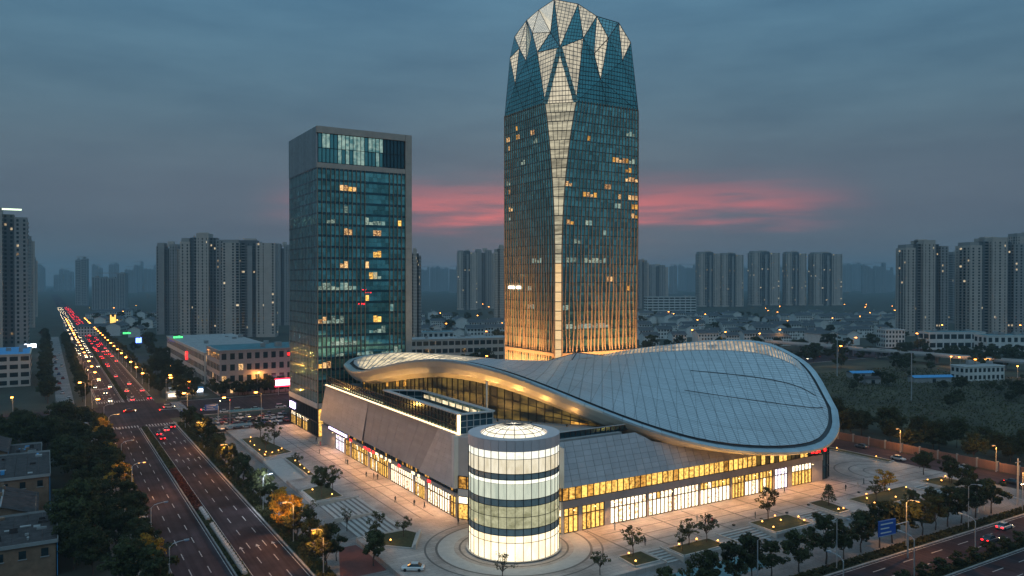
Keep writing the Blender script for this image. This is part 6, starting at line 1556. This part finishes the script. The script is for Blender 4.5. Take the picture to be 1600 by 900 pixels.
car_cols = [(.5, .5, .52, 1), (.6, .6, .58, 1), (.04, .04, .05, 1), (.7, .7, .7, 1), (.12, .13, .15, 1), (.25, .03, .03, 1), (.05, .08, .2, 1), (.6, .6, .6, 1)]
cr_rng = random.Random(23)
def car(x, y, z, rz, on, label, group=None, col=None, van=None):
    van = cr_rng.random() < .3 if van is None else van; q = CP[(on, int(van))]
    if q.name in _used: o = dup(q, (x, y, z), rz, None, label, group)
    else: _used.add(q.name); o = q; o.location = (x, y, z); o.rotation_euler.z = rz; tag(o, label, None, group)
    if not group and 'group' in o.keys(): del o['group']
    c = col or cr_rng.choice(car_cols)
    for ch in o.children:
        if ch.name.split('.')[0] in ('body', 'roof'): ch.color = c
    return o
for x, y in ((35.4, 309), (38.8, 316), (41.8, 322), (35.6, 300)): car(x, y, GZ, 0, 1, 'car waiting at the stop line with red tail lights glowing', 'cars at the stop line')
lanes_out, lanes_in = (35.2, 38.7, 42.0), (22.1, 25.6, 29.2)
y = 405.0
while y < 1900:
    for x in lanes_out:
        if cr_rng.random() < (.2 if y < 620 else .5): car(x+cr_rng.uniform(-.3, .3), y+cr_rng.uniform(-4, 4), GZ, 0, 1, 'car driving away up the avenue with red tail lights', 'cars driving away up the avenue')
    for x in lanes_in:
        if cr_rng.random() < (.62 if y > 640 else .16): car(x+cr_rng.uniform(-.3, .3), y+cr_rng.uniform(-5, 5), GZ, PI, 1, 'car coming down the avenue with headlights on', 'cars coming down the avenue')
    y += 15 if y < 900 else 20
car(31, 369, GZ, -PI/2, 1, 'car crossing the junction from the cross street', None); car(12, 378, GZ, PI/2, 1, 'car waiting in the cross street on the service lane side')
car(47, 372, GZ, -PI/2, 1, 'car turning out of the cross street near the kiosks'); car(60, 356, GZ, -PI/2, 1, 'car on the cross street beside the parking lot'); car(72, 378, GZ, PI/2, 1, 'car on the far lanes of the cross street before the billboard')
car(176, 88.5, GZ, -PI/2, 1, 'car alone on the front road showing red tail lights', None, (.1, .1, .12, 1), 0); car(188, 91.5, GZ, -PI/2, 1, 'second car on the front road near the gateway frame', None, (.6, .6, .6, 1), 0)
p = g(645, 891, 0); car(p[0], p[1], .012, 1.0, 0, 'white car parked on the paving near the drum', None, (.75, .75, .75, 1), 0)
for r_i, yy in enumerate((306, 312, 321, 327.5)):
    for k in range(13):
        x = 54+k*2.9
        if x > 80 and yy < 309: continue
        if cr_rng.random() < .82: car(x, yy, GZ+.15, cr_rng.choice((0, PI)), 0, 'parked car in the rows beside the office tower', 'cars in the parking lot')
for x, y in ((66, 346.5), (72, 347), (79, 346.5), (90, 347)): car(x, y, GZ, -PI/2, 0, 'white car parked along the cross street kerb', 'cars along the cross street kerb', (.75, .75, .75, 1))
for i in range(16):
    p = at(cr_rng.uniform(1150, 1300), cr_rng.uniform(520, 620)); car(p.x, p.y, GZ, va+PI/2, 1, 'car on the far road behind the great roof', 'cars on the far road')
for i in range(12): car(4+cr_rng.uniform(1.5, 5.5), 420+i*24+cr_rng.uniform(-6, 6), GZ+.05, 0, 0, 'car parked on the pale service lane', 'cars on the service lane')
for i in range(5): car(231+(i % 2)*6, 110+i*17, GZ, 0 if i % 2 else PI, 1 if i < 2 else 0, 'car on the narrow back road by the boundary wall', 'cars on the back road')
# blue shelters over the scooter rows
for x, y, lb in ((60, 300.6, 'teal scooter shelter next to the lawn with ground lights'), (72, 334, 'teal shelter along the cross street side of the parking lot')):
    t = thing('shelter', lb, 'shelter', (x, y, GZ))
    MB().poly((x-7, y-1.6, 1.3), (x+7, y-1.6, 1.3), (x+7, y+1.6, 1.7), (x-7, y+1.6, 1.7)).build('roof', M['tealroof'], t)
    for dx in (-6.5, 0, 6.5): MB().tube([(x+dx, y, GZ), (x+dx, y, 1.5)], .08, 6).build('post', M['steel'], t)

# ------------------------------------------------------------------ people
def personproto(stride):
    me = bpy.data.meshes.new('body'); V = [(0, 0, .95), (0, 0, 1.2), (0, .0, 1.42), (0, .01, 1.52), (0, .03, 1.66), (-.1, 0, .9), (-.11, stride*.5, .5), (-.11, stride, .06), (-.11, stride+.14, .03), (.1, 0, .9), (.11, -stride*.3, .5), (.11, -stride, .06), (.11, -stride+.14, .03), (-.2, 0, 1.4), (-.25, -.06, 1.13), (-.24, .06, .88), (.2, 0, 1.4), (.25, -.04, 1.13), (.24, .08, .88)]
    Ed = [(0, 1), (1, 2), (2, 3), (3, 4), (0, 5), (5, 6), (6, 7), (7, 8), (0, 9), (9, 10), (10, 11), (11, 12), (2, 13), (13, 14), (14, 15), (2, 16), (16, 17), (17, 18)]
    me.from_pydata(V, Ed, []); o = bpy.data.objects.new('person', me); COL.objects.link(o)
    md = o.modifiers.new('skin', 'SKIN'); R_ = [.15, .14, .15, .06, .1, .1, .075, .05, .04, .1, .075, .05, .04, .07, .05, .04, .07, .05, .04]
    for i, sv in enumerate(me.skin_vertices[0].data): sv.radius = (R_[i], R_[i]*.8); sv.use_root = i == 0
    o.modifiers.new('smooth', 'SUBSURF').levels = 1; o.modifiers['smooth'].render_levels = 1
    return o
CLO = [mat('dark_coat', (.03, .03, .04), .9), mat('red_jacket', (.3, .04, .04), .9), mat('pale_shirt', (.4, .38, .36), .9)]
PPL = [('person in dark clothes standing by the office tower shops', 80, 262, 0), ('person in a red jacket by the violet sign', 79.4, 255.5, 1), ('person in a pale shirt beside the red jacket', 79.0, 256.6, 2), ('person in dark clothes walking before the avenue side shopfronts', 79, 205, 0), ('person walking close to the last avenue side window', 79.4, 172, 0), ('person crossing the paving above the wide steps', 128.6, 126.5, 0), ('person beside the one crossing above the wide steps', 130.6, 126.3, 1), ('person walking near the lawn bed with orange lights', 149, 125.6, 0), ('person standing above the narrow steps', 108, 123.5, 0), ('person near the yellow lit tree', 196.5, 125, 0), ('person between the yellow tree and the glass corner', 187, 128, 2), ('person by the chamfered corner next to the drum', 80.6, 156.2, 0)]
PPL += [('person strolling on the open plaza paving', rnd.uniform(104, 205), rnd.uniform(124, 136), rnd.choice((0, 0, 0, 2))) for _ in range(9)]+[('person strolling between the avenue side shops and the lawn beds', rnd.uniform(71, 80), rnd.uniform(165, 262), rnd.choice((0, 0, 2))) for _ in range(8)]
PP = [personproto(.16), personproto(.05)]
for i, (lb, x, y, c) in enumerate(PPL):
    q = PP[i % 2]; o = q if i < 2 else q.copy()
    if i >= 2: COL.objects.link(o)
    me = q.data
    if not me.materials: me.materials.append(CLO[0])
    o.material_slots[0].link = 'OBJECT'; o.material_slots[0].material = CLO[c]
    o.location = (x, y, .012); o.rotation_euler.z = rnd.uniform(0, 6); tag(o, lb, 'person', 'people strolling on the front plaza' if 'strolling on' in lb else ('people strolling on the avenue side' if 'strolling between' in lb else None))
# prototypes never placed go away
for o in [o for o in SC.objects if o.get('label') == 'x']:
    for c in list(o.children): bpy.data.objects.remove(c)
    bpy.data.objects.remove(o)

# ------------------------------------------------------------------ evening haze
hz = MB().box(-9300, 9300, -3300, 9300, GZ-1.2, 215).build('haze', None)
hm = bpy.data.materials.new('haze_air'); hm.use_nodes = True; ht = hm.node_tree; ht.nodes.clear()
ho = ht.nodes.new('ShaderNodeOutputMaterial'); pv = ht.nodes.new('ShaderNodeVolumePrincipled'); ht.links.new(pv.outputs[0], ho.inputs['Volume'])
pv.inputs['Color'].default_value = (.62, .86, 1, 1); pv.inputs['Density'].default_value = .00014; pv.inputs['Anisotropy'].default_value = 0
hz.data.materials.append(hm); tag(hz, 'thin blue evening haze filling the air over the city', 'haze', None, 'stuff')
